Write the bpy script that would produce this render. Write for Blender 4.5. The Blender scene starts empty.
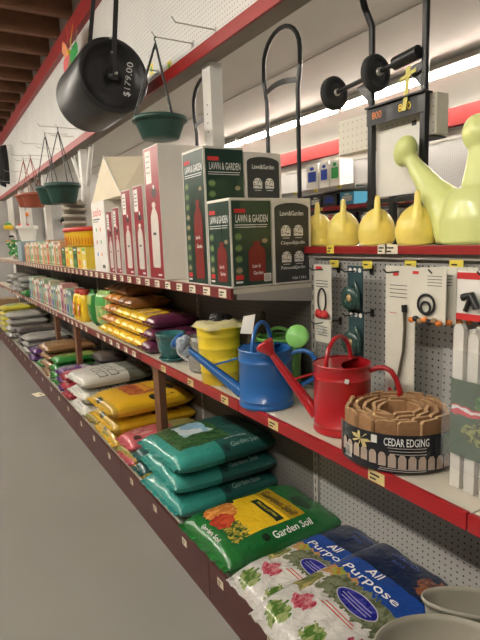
import bpy, bmesh, math, random
from mathutils import Vector, Matrix, noise
random.seed(7)
sc = bpy.context.scene
COL = sc.collection
PI = math.pi
V3 = Vector

# ------------------------------------------------------------------ materials
MATS = {}
def nt(name):
    m = bpy.data.materials.new(name); m.use_nodes = True
    return m, m.node_tree.nodes, m.node_tree.links, m.node_tree.nodes['Principled BSDF']
def rgba(c): return (c[0], c[1], c[2], 1)
def mat(name, c, rough=.5, metal=0, noise_amt=.08, scale=12, bump=0, coat=0, trans=0, bscale=None):
    if name in MATS: return MATS[name]
    m, N, L, b = nt(name)
    b.inputs['Roughness'].default_value = rough
    b.inputs['Metallic'].default_value = metal
    if coat: b.inputs['Coat Weight'].default_value = coat
    tc = N.new('ShaderNodeTexCoord')
    nz = N.new('ShaderNodeTexNoise'); nz.inputs['Scale'].default_value = scale; nz.inputs['Detail'].default_value = 3
    L.new(tc.outputs['Object'], nz.inputs['Vector'])
    mx = N.new('ShaderNodeMix'); mx.data_type = 'RGBA'
    L.new(nz.outputs['Fac'], mx.inputs['Factor'])
    mx.inputs['A'].default_value = rgba([x*(1-noise_amt) for x in c])
    mx.inputs['B'].default_value = rgba([min(1, x*(1+noise_amt)) for x in c])
    L.new(mx.outputs['Result'], b.inputs['Base Color'])
    if bump:
        n2 = N.new('ShaderNodeTexNoise'); n2.inputs['Scale'].default_value = bscale or scale*3; n2.inputs['Detail'].default_value = 4
        L.new(tc.outputs['Object'], n2.inputs['Vector'])
        bp = N.new('ShaderNodeBump'); bp.inputs['Strength'].default_value = bump; bp.inputs['Distance'].default_value = .01
        L.new(n2.outputs['Fac'], bp.inputs['Height']); L.new(bp.outputs['Normal'], b.inputs['Normal'])
    if trans:
        b.inputs['Transmission Weight'].default_value = trans; b.inputs['IOR'].default_value = 1.2
    MATS[name] = m
    return m
def emit(name, c, s):
    if name in MATS: return MATS[name]
    m, N, L, b = nt(name)
    b.inputs['Base Color'].default_value = rgba(c)
    b.inputs['Emission Color'].default_value = rgba(c); b.inputs['Emission Strength'].default_value = s
    MATS[name] = m; return m
def math_node(N, L, op, a, b=None, c=None):
    n = N.new('ShaderNodeMath'); n.operation = op
    for i, x in enumerate((a, b, c)):
        if x is None: continue
        if isinstance(x, (int, float)): n.inputs[i].default_value = x
        else: L.new(x, n.inputs[i])
    return n.outputs[0]
def pegboard_mat(name, c, pitch=.0254, r=.13, ax=('Y', 'Z'), rough=.6, hole=(.02,.02,.02)):
    m, N, L, b = nt(name)
    tc = N.new('ShaderNodeTexCoord'); sp = N.new('ShaderNodeSeparateXYZ'); L.new(tc.outputs['Object'], sp.inputs[0])
    d = []
    for a in ax:
        q = math_node(N, L, 'DIVIDE', sp.outputs[a], pitch)
        q = math_node(N, L, 'FRACT', q); q = math_node(N, L, 'SUBTRACT', q, .5)
        d.append(math_node(N, L, 'MULTIPLY', q, q))
    s = math_node(N, L, 'ADD', d[0], d[1])
    h = math_node(N, L, 'LESS_THAN', s, r*r)
    nz = N.new('ShaderNodeTexNoise'); nz.inputs['Scale'].default_value = 3; L.new(tc.outputs['Object'], nz.inputs['Vector'])
    m1 = N.new('ShaderNodeMix'); m1.data_type = 'RGBA'
    m1.inputs['A'].default_value = rgba([x*.9 for x in c]); m1.inputs['B'].default_value = rgba([min(1, x*1.08) for x in c])
    L.new(nz.outputs['Fac'], m1.inputs['Factor'])
    m2 = N.new('ShaderNodeMix'); m2.data_type = 'RGBA'
    L.new(h, m2.inputs['Factor']); L.new(m1.outputs['Result'], m2.inputs['A']); m2.inputs['B'].default_value = rgba(hole)
    L.new(m2.outputs['Result'], b.inputs['Base Color']); b.inputs['Roughness'].default_value = rough
    MATS[name] = m; return m
def print_mat(name, base, shapes, rough=.32, wob=.02, wscale=9, coat=.25, bump=.25, bscale=30):
    """printed packaging film: shapes drawn in UV space over a base colour."""
    if name in MATS: return MATS[name]
    m, N, L, b = nt(name)
    b.inputs['Roughness'].default_value = rough; b.inputs['Coat Weight'].default_value = coat
    b.inputs['Coat Roughness'].default_value = .2
    uv = N.new('ShaderNodeUVMap'); uv.uv_map = 'UVMap'
    sp = N.new('ShaderNodeSeparateXYZ'); L.new(uv.outputs[0], sp.inputs[0])
    nz = N.new('ShaderNodeTexNoise'); nz.inputs['Scale'].default_value = wscale; nz.inputs['Detail'].default_value = 3
    L.new(uv.outputs[0], nz.inputs['Vector'])
    sc3 = N.new('ShaderNodeSeparateColor'); L.new(nz.outputs['Color'], sc3.inputs[0])
    wu = math_node(N, L, 'MULTIPLY_ADD', sc3.outputs[0], wob*4, -wob*2); wv = math_node(N, L, 'MULTIPLY_ADD', sc3.outputs[1], wob*4, -wob*2)
    WU = math_node(N, L, 'ADD', sp.outputs[0], wu); WV = math_node(N, L, 'ADD', sp.outputs[1], wv)
    cur = None
    def mixin(fac, col, prev):
        mx = N.new('ShaderNodeMix'); mx.data_type = 'RGBA'
        if isinstance(fac, float): mx.inputs['Factor'].default_value = fac
        else: L.new(fac, mx.inputs['Factor'])
        if prev is None: mx.inputs['A'].default_value = rgba(base)
        else: L.new(prev, mx.inputs['A'])
        if len(col) == 3 and isinstance(col[0], (int, float)): mx.inputs['B'].default_value = rgba(col)
        else: L.new(mottle(*col), mx.inputs['B'])
        return mx.outputs['Result']
    def mottle(c1, c2, s):
        n = N.new('ShaderNodeTexNoise'); n.inputs['Scale'].default_value = s; n.inputs['Detail'].default_value = 4; n.inputs['Distortion'].default_value = 1
        L.new(uv.outputs[0], n.inputs['Vector'])
        r = N.new('ShaderNodeValToRGB'); r.color_ramp.elements[0].position = .42; r.color_ramp.elements[1].position = .58
        r.color_ramp.elements[0].color = rgba(c1); r.color_ramp.elements[1].color = rgba(c2)
        L.new(n.outputs['Fac'], r.inputs[0]); return r.outputs[0]
    for s in shapes:
        k = s[0]
        if k == 'rect' or k == 'wrect':
            U, Vv = (sp.outputs[0], sp.outputs[1]) if k == 'rect' else (WU, WV)
            a = math_node(N, L, 'COMPARE', U, (s[1]+s[3])/2, abs(s[3]-s[1])/2)
            c = math_node(N, L, 'COMPARE', Vv, (s[2]+s[4])/2, abs(s[4]-s[2])/2)
            f = math_node(N, L, 'MULTIPLY', a, c); col = s[5]
        elif k == 'ell' or k == 'well':
            U, Vv = (sp.outputs[0], sp.outputs[1]) if k == 'ell' else (WU, WV)
            a = math_node(N, L, 'MULTIPLY_ADD', U, 1/s[3], -s[1]/s[3]); c = math_node(N, L, 'MULTIPLY_ADD', Vv, 1/s[4], -s[2]/s[4])
            a = math_node(N, L, 'MULTIPLY', a, a); c = math_node(N, L, 'MULTIPLY', c, c)
            f = math_node(N, L, 'LESS_THAN', math_node(N, L, 'ADD', a, c), 1.0); col = s[5]
        cur = mixin(f, col, cur)
    if cur is None: b.inputs['Base Color'].default_value = rgba(base)
    else: L.new(cur, b.inputs['Base Color'])
    tc = N.new('ShaderNodeTexCoord'); n2 = N.new('ShaderNodeTexNoise'); n2.inputs['Scale'].default_value = bscale; n2.inputs['Detail'].default_value = 3; n2.inputs['Distortion'].default_value = 1.5
    L.new(tc.outputs['Object'], n2.inputs['Vector'])
    bp = N.new('ShaderNodeBump'); bp.inputs['Strength'].default_value = bump; bp.inputs['Distance'].default_value = .012
    L.new(n2.outputs['Fac'], bp.inputs['Height']); L.new(bp.outputs['Normal'], b.inputs['Normal'])
    MATS[name] = m; return m
def film_mat(name, tint=(.9,.92,.92), alpha=.35):
    m, N, L, b = nt(name)
    b.inputs['Base Color'].default_value = rgba(tint); b.inputs['Roughness'].default_value = .15
    b.inputs['Alpha'].default_value = alpha; b.inputs['Specular IOR Level'].default_value = .9
    tc = N.new('ShaderNodeTexCoord'); n2 = N.new('ShaderNodeTexNoise'); n2.inputs['Scale'].default_value = 25; n2.inputs['Distortion'].default_value = 3
    L.new(tc.outputs['Object'], n2.inputs['Vector'])
    bp = N.new('ShaderNodeBump'); bp.inputs['Strength'].default_value = 1; bp.inputs['Distance'].default_value = .01
    L.new(n2.outputs['Fac'], bp.inputs['Height']); L.new(bp.outputs['Normal'], b.inputs['Normal'])
    MATS[name] = m; return m

# ------------------------------------------------------------------ text
_TXT = {}
def text_geo(s):
    if s in _TXT: return _TXT[s]
    cu = bpy.data.curves.new('t', 'FONT'); cu.body = s; cu.size = 1; cu.resolution_u = 2; cu.offset = .008
    o = bpy.data.objects.new('t', cu); COL.objects.link(o)
    dg = bpy.context.evaluated_depsgraph_get(); dg.update()
    me = bpy.data.meshes.new_from_object(o.evaluated_get(dg))
    bm = bmesh.new(); bm.from_mesh(me)
    bmesh.ops.triangulate(bm, faces=bm.faces)
    long = [e for e in bm.edges if e.calc_length() > .25]
    if long: bmesh.ops.subdivide_edges(bm, edges=long, cuts=1)
    bmesh.ops.triangulate(bm, faces=bm.faces)
    vs = [(v.co.x, v.co.y) for v in bm.verts]; fs = [[v.index for v in f.verts] for f in bm.faces]
    bm.verts.index_update()
    bm.free(); bpy.data.objects.remove(o); bpy.data.meshes.remove(me); bpy.data.curves.remove(cu)
    x0 = min(v[0] for v in vs); x1 = max(v[0] for v in vs); y0 = min(v[1] for v in vs); y1 = max(v[1] for v in vs)
    w = x1-x0; h = max(y1-y0, .3)
    vs = [((x-(x0+x1)/2)/w, (y-(y0+y1)/2)/h) for x, y in vs]
    _TXT[s] = (vs, fs, w/h); return _TXT[s]

# ------------------------------------------------------------------ mesh builder
class MB:
    def __init__(s): s.lay = 0; s.v = []; s.f = []; s.mi = []; s.uv = []; s.sm = []; s.mats = []
    def m(s, mt):
        if mt not in s.mats: s.mats.append(mt)
        return s.mats.index(mt)
    def add(s, vs, fs, mt, uvs=None, smooth=False):
        o = len(s.v); s.v += [tuple(v) for v in vs]; k = s.m(mt)
        for f in fs:
            s.f.append([i+o for i in f]); s.mi.append(k); s.sm.append(smooth)
            s.uv.append([uvs[i] for i in f] if uvs else [(0, 0)]*len(f))
    def box(s, a, b, mt, rz=0, c=None):
        x0, y0, z0 = a; x1, y1, z1 = b
        vs = [(x0,y0,z0),(x1,y0,z0),(x1,y1,z0),(x0,y1,z0),(x0,y0,z1),(x1,y0,z1),(x1,y1,z1),(x0,y1,z1)]
        if rz:
            M = Matrix.Rotation(rz, 3, 'Z'); c = V3(c or ((x0+x1)/2, (y0+y1)/2, 0)); vs = [M@(V3(v)-c)+c for v in vs]
        s.add(vs, [(0,3,2,1),(4,5,6,7),(0,1,5,4),(1,2,6,5),(2,3,7,6),(3,0,4,7)], mt)
    def bbox(s, a, b, mt, r=.004):
        """box with chamfered vertical/horizontal edges"""
        bm = bmesh.new(); bmesh.ops.create_cube(bm, size=1)
        for v in bm.verts: v.co = V3([(a[i]+b[i])/2 + v.co[i]*(b[i]-a[i]) for i in range(3)])
        bmesh.ops.bevel(bm, geom=bm.edges[:], offset=r, segments=2, affect='EDGES', profile=.6)
        bm.verts.index_update()
        s.add([v.co[:] for v in bm.verts], [[v.index for v in f.verts] for f in bm.faces], mt); bm.free()
    def tube(s, pts, r, mt, n=8, caps=True, closed=False):
        pts = [V3(p) for p in pts]; N = len(pts)
        rs = r if isinstance(r, (list, tuple)) else [r]*N
        vs = []; up = None
        for i, p in enumerate(pts):
            a = pts[i-1] if (i > 0 or closed) else p; b = pts[(i+1) % N] if (i < N-1 or closed) else p
            t = (b-a).normalized()
            if up is None: up = t.orthogonal().normalized()
            up = (up - t*up.dot(t)); up = up.normalized() if up.length > 1e-6 else t.orthogonal().normalized()
            w = t.cross(up)
            for k in range(n):
                an = 2*PI*k/n; vs.append(p + (up*math.cos(an)+w*math.sin(an))*rs[i])
        fs = []
        for i in range(N if closed else N-1):
            j = (i+1) % N
            for k in range(n): fs.append((i*n+k, i*n+(k+1) % n, j*n+(k+1) % n, j*n+k))
        s.add(vs, fs, mt, smooth=True)
        if caps and not closed:
            s.add(vs[:n], [tuple(range(n))[::-1]], mt); s.add(vs[-n:], [tuple(range(n))], mt)
    def strip(s, pts, w, t, side, mt):
        """flat band along pts: width w along side, thickness t"""
        side = V3(side).normalized(); vs = []
        pts = [V3(p) for p in pts]
        for i, p in enumerate(pts):
            d = (pts[min(i+1, len(pts)-1)]-pts[max(i-1, 0)]).normalized(); nn = d.cross(side).normalized()
            for a, b in ((-1,-1),(1,-1),(1,1),(-1,1)): vs.append(p+side*w/2*a+nn*t/2*b)
        fs = [(i*4+k, i*4+(k+1) % 4, i*4+4+(k+1) % 4, i*4+4+k) for i in range(len(pts)-1) for k in range(4)]
        fs += [(3,2,1,0), tuple(len(vs)-4+k for k in range(4))]
        s.add(vs, fs, mt)
    def lathe(s, prof, mt, n=28, c=(0,0,0), axis=(0,0,1), sx=1, sy=1, caps=(False, False), smooth=True):
        ax = V3(axis).normalized(); q = V3((0,0,1)).rotation_difference(ax); c = V3(c); vs = []
        for r, z in prof:
            for k in range(n):
                a = 2*PI*k/n; vs.append(c + q@V3((math.cos(a)*r*sx, math.sin(a)*r*sy, z)))
        fs = [(i*n+k, i*n+(k+1) % n, (i+1)*n+(k+1) % n, (i+1)*n+k) for i in range(len(prof)-1) for k in range(n)]
        s.add(vs, fs, mt, smooth=smooth)
        if caps[0]: s.add(vs[:n], [tuple(range(n))[::-1]], mt)
        if caps[1]: s.add(vs[-n:], [tuple(range(n))], mt)
    def ball(s, c, r, mt, n=14, axis=(0,0,1)):
        rx, ry, rz = r if isinstance(r, (tuple, list)) else (r, r, r)
        prof = [(max(1e-4, math.sin(PI*i/n)), -math.cos(PI*i/n)) for i in range(n+1)]
        ax = V3(axis).normalized(); q = V3((0,0,1)).rotation_difference(ax); vs = []; m = n*2
        for rr, z in prof:
            for k in range(m):
                a = 2*PI*k/m; vs.append(V3(c)+q@V3((math.cos(a)*rr*rx, math.sin(a)*rr*ry, z*rz)))
        fs = [(i*m+k, i*m+(k+1) % m, (i+1)*m+(k+1) % m, (i+1)*m+k) for i in range(n) for k in range(m)]
        s.add(vs, fs, mt, smooth=True)
    # flat printing on a face: F = (origin, right, up)
    def frect(s, F, u0, v0, u1, v1, mt, off=None):
        s.fpoly(F, [(u0,v0),(u1,v0),(u1,v1),(u0,v1)], mt, off)
    def fpoly(s, F, pts, mt, off=None):
        s.lay += 1; off = .0006 + .00006*s.lay
        O, U, W = V3(F[0]), V3(F[1]), V3(F[2]); nn = U.cross(W).normalized()
        s.add([O+U*a+W*b+nn*off for a, b in pts], [tuple(range(len(pts)))], mt, uvs=[tuple(p) for p in pts])
    def fell(s, F, cu, cv, ru, rv, mt, off=None, n=16):
        s.fpoly(F, [(cu+ru*math.cos(2*PI*k/n), cv+rv*math.sin(2*PI*k/n)) for k in range(n)], mt, off)
    def ftext(s, F, txt, cu, cv, h, mt, w=None, off=None):
        s.lay += 1; off = .0006 + .00006*s.lay
        vs, fs, asp = text_geo(txt); w = w or h*asp
        O, U, W = V3(F[0]), V3(F[1]), V3(F[2]); nn = U.cross(W).normalized()
        s.add([O+U*(cu+x*w)+W*(cv+y*h)+nn*off for x, y in vs], fs, mt)
    def mtext(s, fn, txt, cx, cy, h, mt, w=None, ang=0):
        """text mapped through fn(a,b)->point ; ang rotates reading direction"""
        vs, fs, asp = text_geo(txt); w = w or h*asp; c, sn = math.cos(ang), math.sin(ang)
        s.add([fn(cx + x*w*c - y*h*sn, cy + x*w*sn + y*h*c) for x, y in vs], fs, mt)
    def build(s, name, parent=None, loc=(0,0,0), rz=0):
        me = bpy.data.meshes.new(name); me.from_pydata(s.v, [], s.f)
        for m_ in s.mats: me.materials.append(m_)
        uvl = me.uv_layers.new(name='UVMap')
        flat = [c for u in s.uv for p in u for c in p]
        uvl.data.foreach_set('uv', flat)
        me.polygons.foreach_set('material_index', s.mi); me.polygons.foreach_set('use_smooth', s.sm)
        me.update()
        o = bpy.data.objects.new(name, me); COL.objects.link(o)
        o.location = loc; o.rotation_euler = (0,0,rz)
        if parent: o.parent = parent
        return o
def tag(o, label=None, cat=None, group=None, kind=None):
    if label: o['label'] = label
    if cat: o['category'] = cat
    if group: o['group'] = group
    if kind: o['kind'] = kind
    return o
def empty(name, loc=(0,0,0), rz=0):
    o = bpy.data.objects.new(name, None); COL.objects.link(o); o.location = loc; o.rotation_euler = (0,0,rz); o.empty_display_size = .05
    return o
def children(o): return [c for c in bpy.data.objects if c.parent == o]
def copy_tree(o, parent=None):
    c = o.copy(); COL.objects.link(c)
    if parent: c.parent = parent
    for ch in list(KIDS.get(o.name, [])) or children(o): copy_tree(ch, c)
    return c
KIDS = {}
def struct(o): o['kind'] = 'structure'; return o

# palette -----------------------------------------------------------------
WHITE = mat('white_paint', (.72,.70,.66), .5)
CREAM = mat('cream_paint', (.62,.58,.48), .6)
PAPER = mat('white_card', (.75,.73,.68), .6)
TAG_Y = mat('yellow_tag', (.75,.62,.08), .5)
TAG_W = mat('pale_tag', (.74,.68,.52), .5)
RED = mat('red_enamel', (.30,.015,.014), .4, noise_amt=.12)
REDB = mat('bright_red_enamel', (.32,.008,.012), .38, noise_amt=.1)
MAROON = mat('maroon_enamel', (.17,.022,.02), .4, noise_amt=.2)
KICK = mat('brown_kick_plate', (.075,.018,.015), .5, noise_amt=.25, scale=4)
SHELFTOP = mat('shelf_deck_beige', (.58,.54,.45), .5, noise_amt=.15, scale=6)
DARK = mat('black_steel', (.012,.012,.013), .35)
RUBBER = mat('black_rubber', (.015,.015,.016), .7)
ZINC = mat('zinc_wire', (.55,.53,.5), .35, metal=.8)
BLACK = mat('black_ink', (.01,.01,.012), .5)
INKW = mat('white_ink', (.8,.8,.78), .5)
INKR = mat('red_ink', (.6,.03,.03), .5)
INKG = mat('green_ink', (.03,.35,.08), .5)
INKB = mat('blue_ink', (.02,.06,.4), .5)
INKY = mat('yellow_ink', (.8,.55,.03), .5)
INKO = mat('orange_ink', (.7,.2,.03), .5)
BROWNP = mat('brown_post', (.16,.07,.035), .5, noise_amt=.25)
GREYP = mat('grey_steel', (.36,.34,.31), .45)
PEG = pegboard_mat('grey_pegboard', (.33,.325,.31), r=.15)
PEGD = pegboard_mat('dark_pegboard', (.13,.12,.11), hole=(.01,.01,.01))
PEGW = pegboard_mat('white_pegboard', (.66,.65,.62), hole=(.12,.12,.11))
PEGG = pegboard_mat('far_pegboard', (.42,.41,.40), hole=(.08,.08,.08))

# ================================================================== SETTING
fl = MB(); fl.box((-5,-4,-.1), (9.2,24,0), mat('polished_concrete', (.27,.262,.238), .27, noise_amt=.10, scale=1.3, bump=.03, bscale=60)); struct(fl.build('floor'))
# ceiling: open joists over the aisle, plastered beyond the header
deck = MB(); deck.box((-5,-4,4.02), (1.5,24,4.1), mat('ceiling_planks', (.12,.055,.028), .7, noise_amt=.3, scale=5)); struct(deck.build('ceiling'))
JW = mat('old_timber', (.17,.08,.04), .75, noise_amt=.35, scale=7, bump=.5)
i = 0; y = -3.0
while y < 22:
    j = MB(); j.bbox((-5, y, 3.74), (1.47, y+.07, 4.02), JW, .006); struct(j.build('trim_%d' % (i+1))); y += .56; i += 1
pl = MB(); pl.box((1.525,-4,3.35), (9.2,24,3.45), mat('plaster_ceiling', (.56,.54,.49), .7, noise_amt=.05, scale=2)); struct(pl.build('ceiling_back'))
sm = MB(); 
for xx in (2.5, 3.5, 7.2): sm.box((xx,-4,3.343), (xx+.02,24,3.35), mat('seam_paint', (.42,.40,.36), .7))
struct(sm.build('trim_100'))
wr = MB(); wr.box((9.1,-4,0), (9.2,24,3.75), WHITE); struct(wr.build('wall_right'))
wf = MB(); wf.box((-5,22,0), (9.2,22.1,4.05), PEGG); struct(wf.build('wall_far'))
wl = MB(); wl.box((-5.1,-4,0), (-5,24,4.05), mat('dim_brown_wall', (.16,.13,.10), .7)); struct(wl.build('wall_left'))

# fluorescent fixtures -----------------------------------------------------
TUBE = emit('fluorescent_tube', (1, .93, .82), 40); TUBE2 = emit('dim_fluorescent_tube', (1, .93, .82), 28)
HOUS = mat('fixture_housing', (.35,.33,.3), .5)
def fixture(x, y0, y1, z, label, group, TUBE=None):
    TUBE = TUBE or globals()['TUBE']
    r = empty('ceiling_light', (x, (y0+y1)/2, z)); L_ = (y1-y0)/2
    b = MB(); b.bbox((-.11,-L_,0), (.11,L_,.06), HOUS, .008); b.build('housing', r)
    for sx in (-.05, .05):
        t = MB(); t.tube([(sx,-L_+.03,-.022), (sx,L_-.03,-.022)], .019, TUBE, 10); t.build('tube', r)
    tag(r, label, 'ceiling light', group); return r
k = 0
for n_, y0 in enumerate((.6, 3.1, 5.6, 8.1, 10.6, 13.1, 15.6, 18.1)):
    fixture(4.90, y0, y0+2.44, 3.265, 'fluorescent strip light in the long row on the pale ceiling beyond the shelves', 'fluorescent strips above the next aisle', TUBE2)
    fixture(7.35, y0, y0+2.44, 3.265, 'added fluorescent strip light hidden behind the red fascia to brighten the ceiling', 'added fluorescent strips hidden behind the red fascia', TUBE2)  # unseen extra row, added only to brighten the ceiling beyond the fascia
for y0 in (-2.2, .4, 3.0, 5.6, 8.2, 10.8, 13.4):
    fixture(-1.75, y0, y0+2.44, 3.62, 'fluorescent strip light hung under the brown joists over the aisle', 'fluorescent strips above the near aisle')

# ================================================================== GONDOLA
XB = 1.5; ZU = 1.37; ZM = .88; ZB = .20
SECT = [(-.35,.75)] + [(.75,1.87)] + [(1.87+1.22*i, 3.09+1.22*i) for i in range(0, 8)]
# back panels
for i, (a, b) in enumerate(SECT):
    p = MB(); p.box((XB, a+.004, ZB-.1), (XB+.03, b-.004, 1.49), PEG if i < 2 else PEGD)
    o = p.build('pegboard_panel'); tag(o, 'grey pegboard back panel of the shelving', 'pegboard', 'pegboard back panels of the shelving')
    u = MB(); u.bbox((XB-.012, b-.02, .1), (XB+.05, b+.012, 1.5), GREYP, .003)
    for kk in range(26): u.box((XB-.0125, b-.008, .3+kk*.045), (XB-.012, b-.002, .325+kk*.045), BLACK)
    tag(u.build('slotted_upright'), 'grey slotted steel upright between two pegboard panels', 'upright', 'slotted uprights of the shelving')
def price_tag(parent, x, y, z, m_, w=.066, h=.036, tilt=0):
    t = MB(); t.box((-.0012,-w/2,-h/2), (0,w/2,h/2), m_)
    F = ((-.0012, w/2, -h/2), (0,-1,0), (0,0,1))
    t.frect(F, w*.12, h*.55, w*.7, h*.72, BLACK, .0005); t.frect(F, w*.12, h*.2, w*.5, h*.36, BLACK, .0005)
    o = t.build('price_tag', parent, (x, y, z)); return o
def deck_shelf(a, b, x0, z, red, label, tags, tmat, lip=.042, grp=None, x1=XB-.014):
    r = empty('metal_shelf', (x0, (a+b)/2, z)); h = (b-a)/2-.002
    s = MB(); s.box((.004,-h,-.02), (x1-x0,h,0), SHELFTOP); s.build('shelf_board', r)
    e = MB(); e.bbox((-.012,-h,-lip), (.004,h,.006), red, .003); e.build('shelf_edge', r)
    for yy in tags: price_tag(r, -.0125, yy-(a+b)/2, -lip/2+.002, tmat)
    for s_ in (-1, 1):
        br = MB(); t0 = s_*h; ya, yb = (t0-.006, t0) if s_ > 0 else (t0, t0+.006)
        vs = [(.02,ya,-.02), (x1-x0,ya,-.02), (x1-x0,ya,-.085), (.02,ya,-.045), (.02,yb,-.02), (x1-x0,yb,-.02), (x1-x0,yb,-.085), (.02,yb,-.045)]
        br.add(vs, [(0,1,2,3),(7,6,5,4),(0,4,5,1),(1,5,6,2),(2,6,7,3),(3,7,4,0)], GREYP); br.build('bracket', r)
    tag(r, label, 'shelf', grp); return r
place = ['nearest', 'second', 'third', 'fourth', 'fifth', 'sixth', 'seventh', 'eighth', 'ninth', 'tenth']
for i, (a, b) in enumerate(SECT):
    # middle shelf
    near = i < 2
    tg = ([.52] if i == 0 else [1.055, 1.60]) if near else [a+.12+kk*(.36 if i == 2 else .17) for kk in range(3 if i == 2 else 6)]
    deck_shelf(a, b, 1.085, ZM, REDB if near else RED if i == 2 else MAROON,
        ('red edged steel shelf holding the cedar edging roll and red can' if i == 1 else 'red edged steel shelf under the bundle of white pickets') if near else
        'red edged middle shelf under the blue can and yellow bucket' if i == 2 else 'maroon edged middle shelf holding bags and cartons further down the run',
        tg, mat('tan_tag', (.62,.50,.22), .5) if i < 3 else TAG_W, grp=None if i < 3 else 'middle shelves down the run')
    if i >= 2:
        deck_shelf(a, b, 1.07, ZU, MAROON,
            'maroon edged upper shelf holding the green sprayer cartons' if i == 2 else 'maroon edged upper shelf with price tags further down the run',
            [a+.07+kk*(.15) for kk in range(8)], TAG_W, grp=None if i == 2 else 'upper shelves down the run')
    # base deck with kick plate
    r = empty('base_shelf', (.905, (a+b)/2, 0)); h = (b-a)/2-.002
    s = MB(); s.box((0,-h,ZB-.02), (XB-.905-.014,h,ZB), mat('base_deck_paint', (.40,.38,.31), .45, noise_amt=.2, scale=5)); s.build('shelf_board', r)
    e = MB(); e.bbox((-.012,-h,.0), (.004,h,ZB+.004), KICK, .003); e.build('kick_plate', r)
    for kk in range(3):
        yy = -h+.25+kk*.38
        if yy < h: price_tag(r, -.0125, yy, ZB-.045, TAG_W, .05, .035)
    tag(r, 'maroon fronted base shelf under stacked soil bags', 'shelf', 'base shelves along the floor')
# top ledge with yellow watering cans (red edge)
for (a, b, lb) in ((-.35,.75,'red edged top ledge at the right end of the pegboard'), (.75,2.12,'red edged top ledge carrying the yellow watering cans'), (2.12,4.0,'red edged top ledge behind the sprayer cartons')):
    r = empty('top_shelf', (1.47, (a+b)/2, 1.53)); h = (b-a)/2-.002
    s = MB(); s.box((.004,-h,-.025), (1.1,h,0), SHELFTOP); s.build('shelf_board', r)
    e = MB(); e.bbox((-.012,-h,-.026), (.004,h,.004), RED, .002); e.build('shelf_edge', r)
    g = MB(); g.box((.010,-h,-.046), (.03,h,-.027), GREYP); g.build('rail', r)
    if a < 2 and a > 0:
        for yy in (1.705, 1.41, 1.365): price_tag(r, -.0125, yy-(a+b)/2, -.008, TAG_Y if yy > 1.5 else TAG_W, .045 if yy != 1.365 else .06, .035)
    tag(r, lb, 'shelf')
# other side of the gondola (back skin)
bk = MB(); bk.box((2.5,-.35,0), (2.53,4.0,1.5), GREYP); tag(bk.build('back_panel'), 'grey rear panel of the shelving facing the next aisle', 'panel')
# header posts
for i, yy in enumerate((2.79, 5.75, 7.9, 10.2)):
    p = MB(); p.bbox((1.47,yy-.05,1.53 if yy < 4 else 1.492), (1.55,yy+.05,2.575), WHITE, .004)
    for kk in range(4): p.lathe([(.0001,0),(.006,0)], BLACK, 8, c=(1.4695,yy,2.2+kk*.05), axis=(1,0,0))
    pl_ = p.build('header_post'); tag(pl_, 'white steel post holding the red header beam behind the sprayer cartons' if i == 0 else 'white steel post rising to the red header beam above hanging baskets', 'post', None if i == 0 else 'white header posts down the run')
for i, (ya, yb) in enumerate(((5.85,6.2), (5.65,5.4))):
    p = MB(); p.tube([(1.51,ya,2.2), (1.51,yb,2.57)], .022, WHITE, 6)
    tag(p.build('diagonal_brace'), 'white diagonal brace leaning %s beside the post behind the green baskets' % ('away' if i == 0 else 'inward'), 'brace')
# header beams and pegboard fascia
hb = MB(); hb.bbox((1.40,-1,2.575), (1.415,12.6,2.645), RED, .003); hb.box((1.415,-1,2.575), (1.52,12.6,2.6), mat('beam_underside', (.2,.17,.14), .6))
struct(hb.build('trim_201'))
pf = MB(); pf.box((1.43,-1,2.6), (1.46,12.6,3.56), PEGW); struct(pf.build('wall_header'))
hb = MB(); hb.bbox((1.38,-1,3.54), (1.44,14,3.70), RED, .004); struct(hb.build('trim_202'))
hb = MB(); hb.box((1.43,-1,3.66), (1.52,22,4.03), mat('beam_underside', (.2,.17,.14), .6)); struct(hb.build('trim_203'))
# brown posts under the middle shelf
for i, yy in enumerate((2.93, 5.02, 5.95)):
    p = MB(); p.bbox((1.105,yy-.045,ZB), (1.15,yy+.045,ZM-.022), BROWNP, .003)
    tag(p.build('wooden_post'), ['brown wooden post between the teal bags and the yellow bags', 'brown wooden post beside the white stone bags', 'brown wooden post beyond the white stone bags near the kraft bags'][i], 'post')

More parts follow.
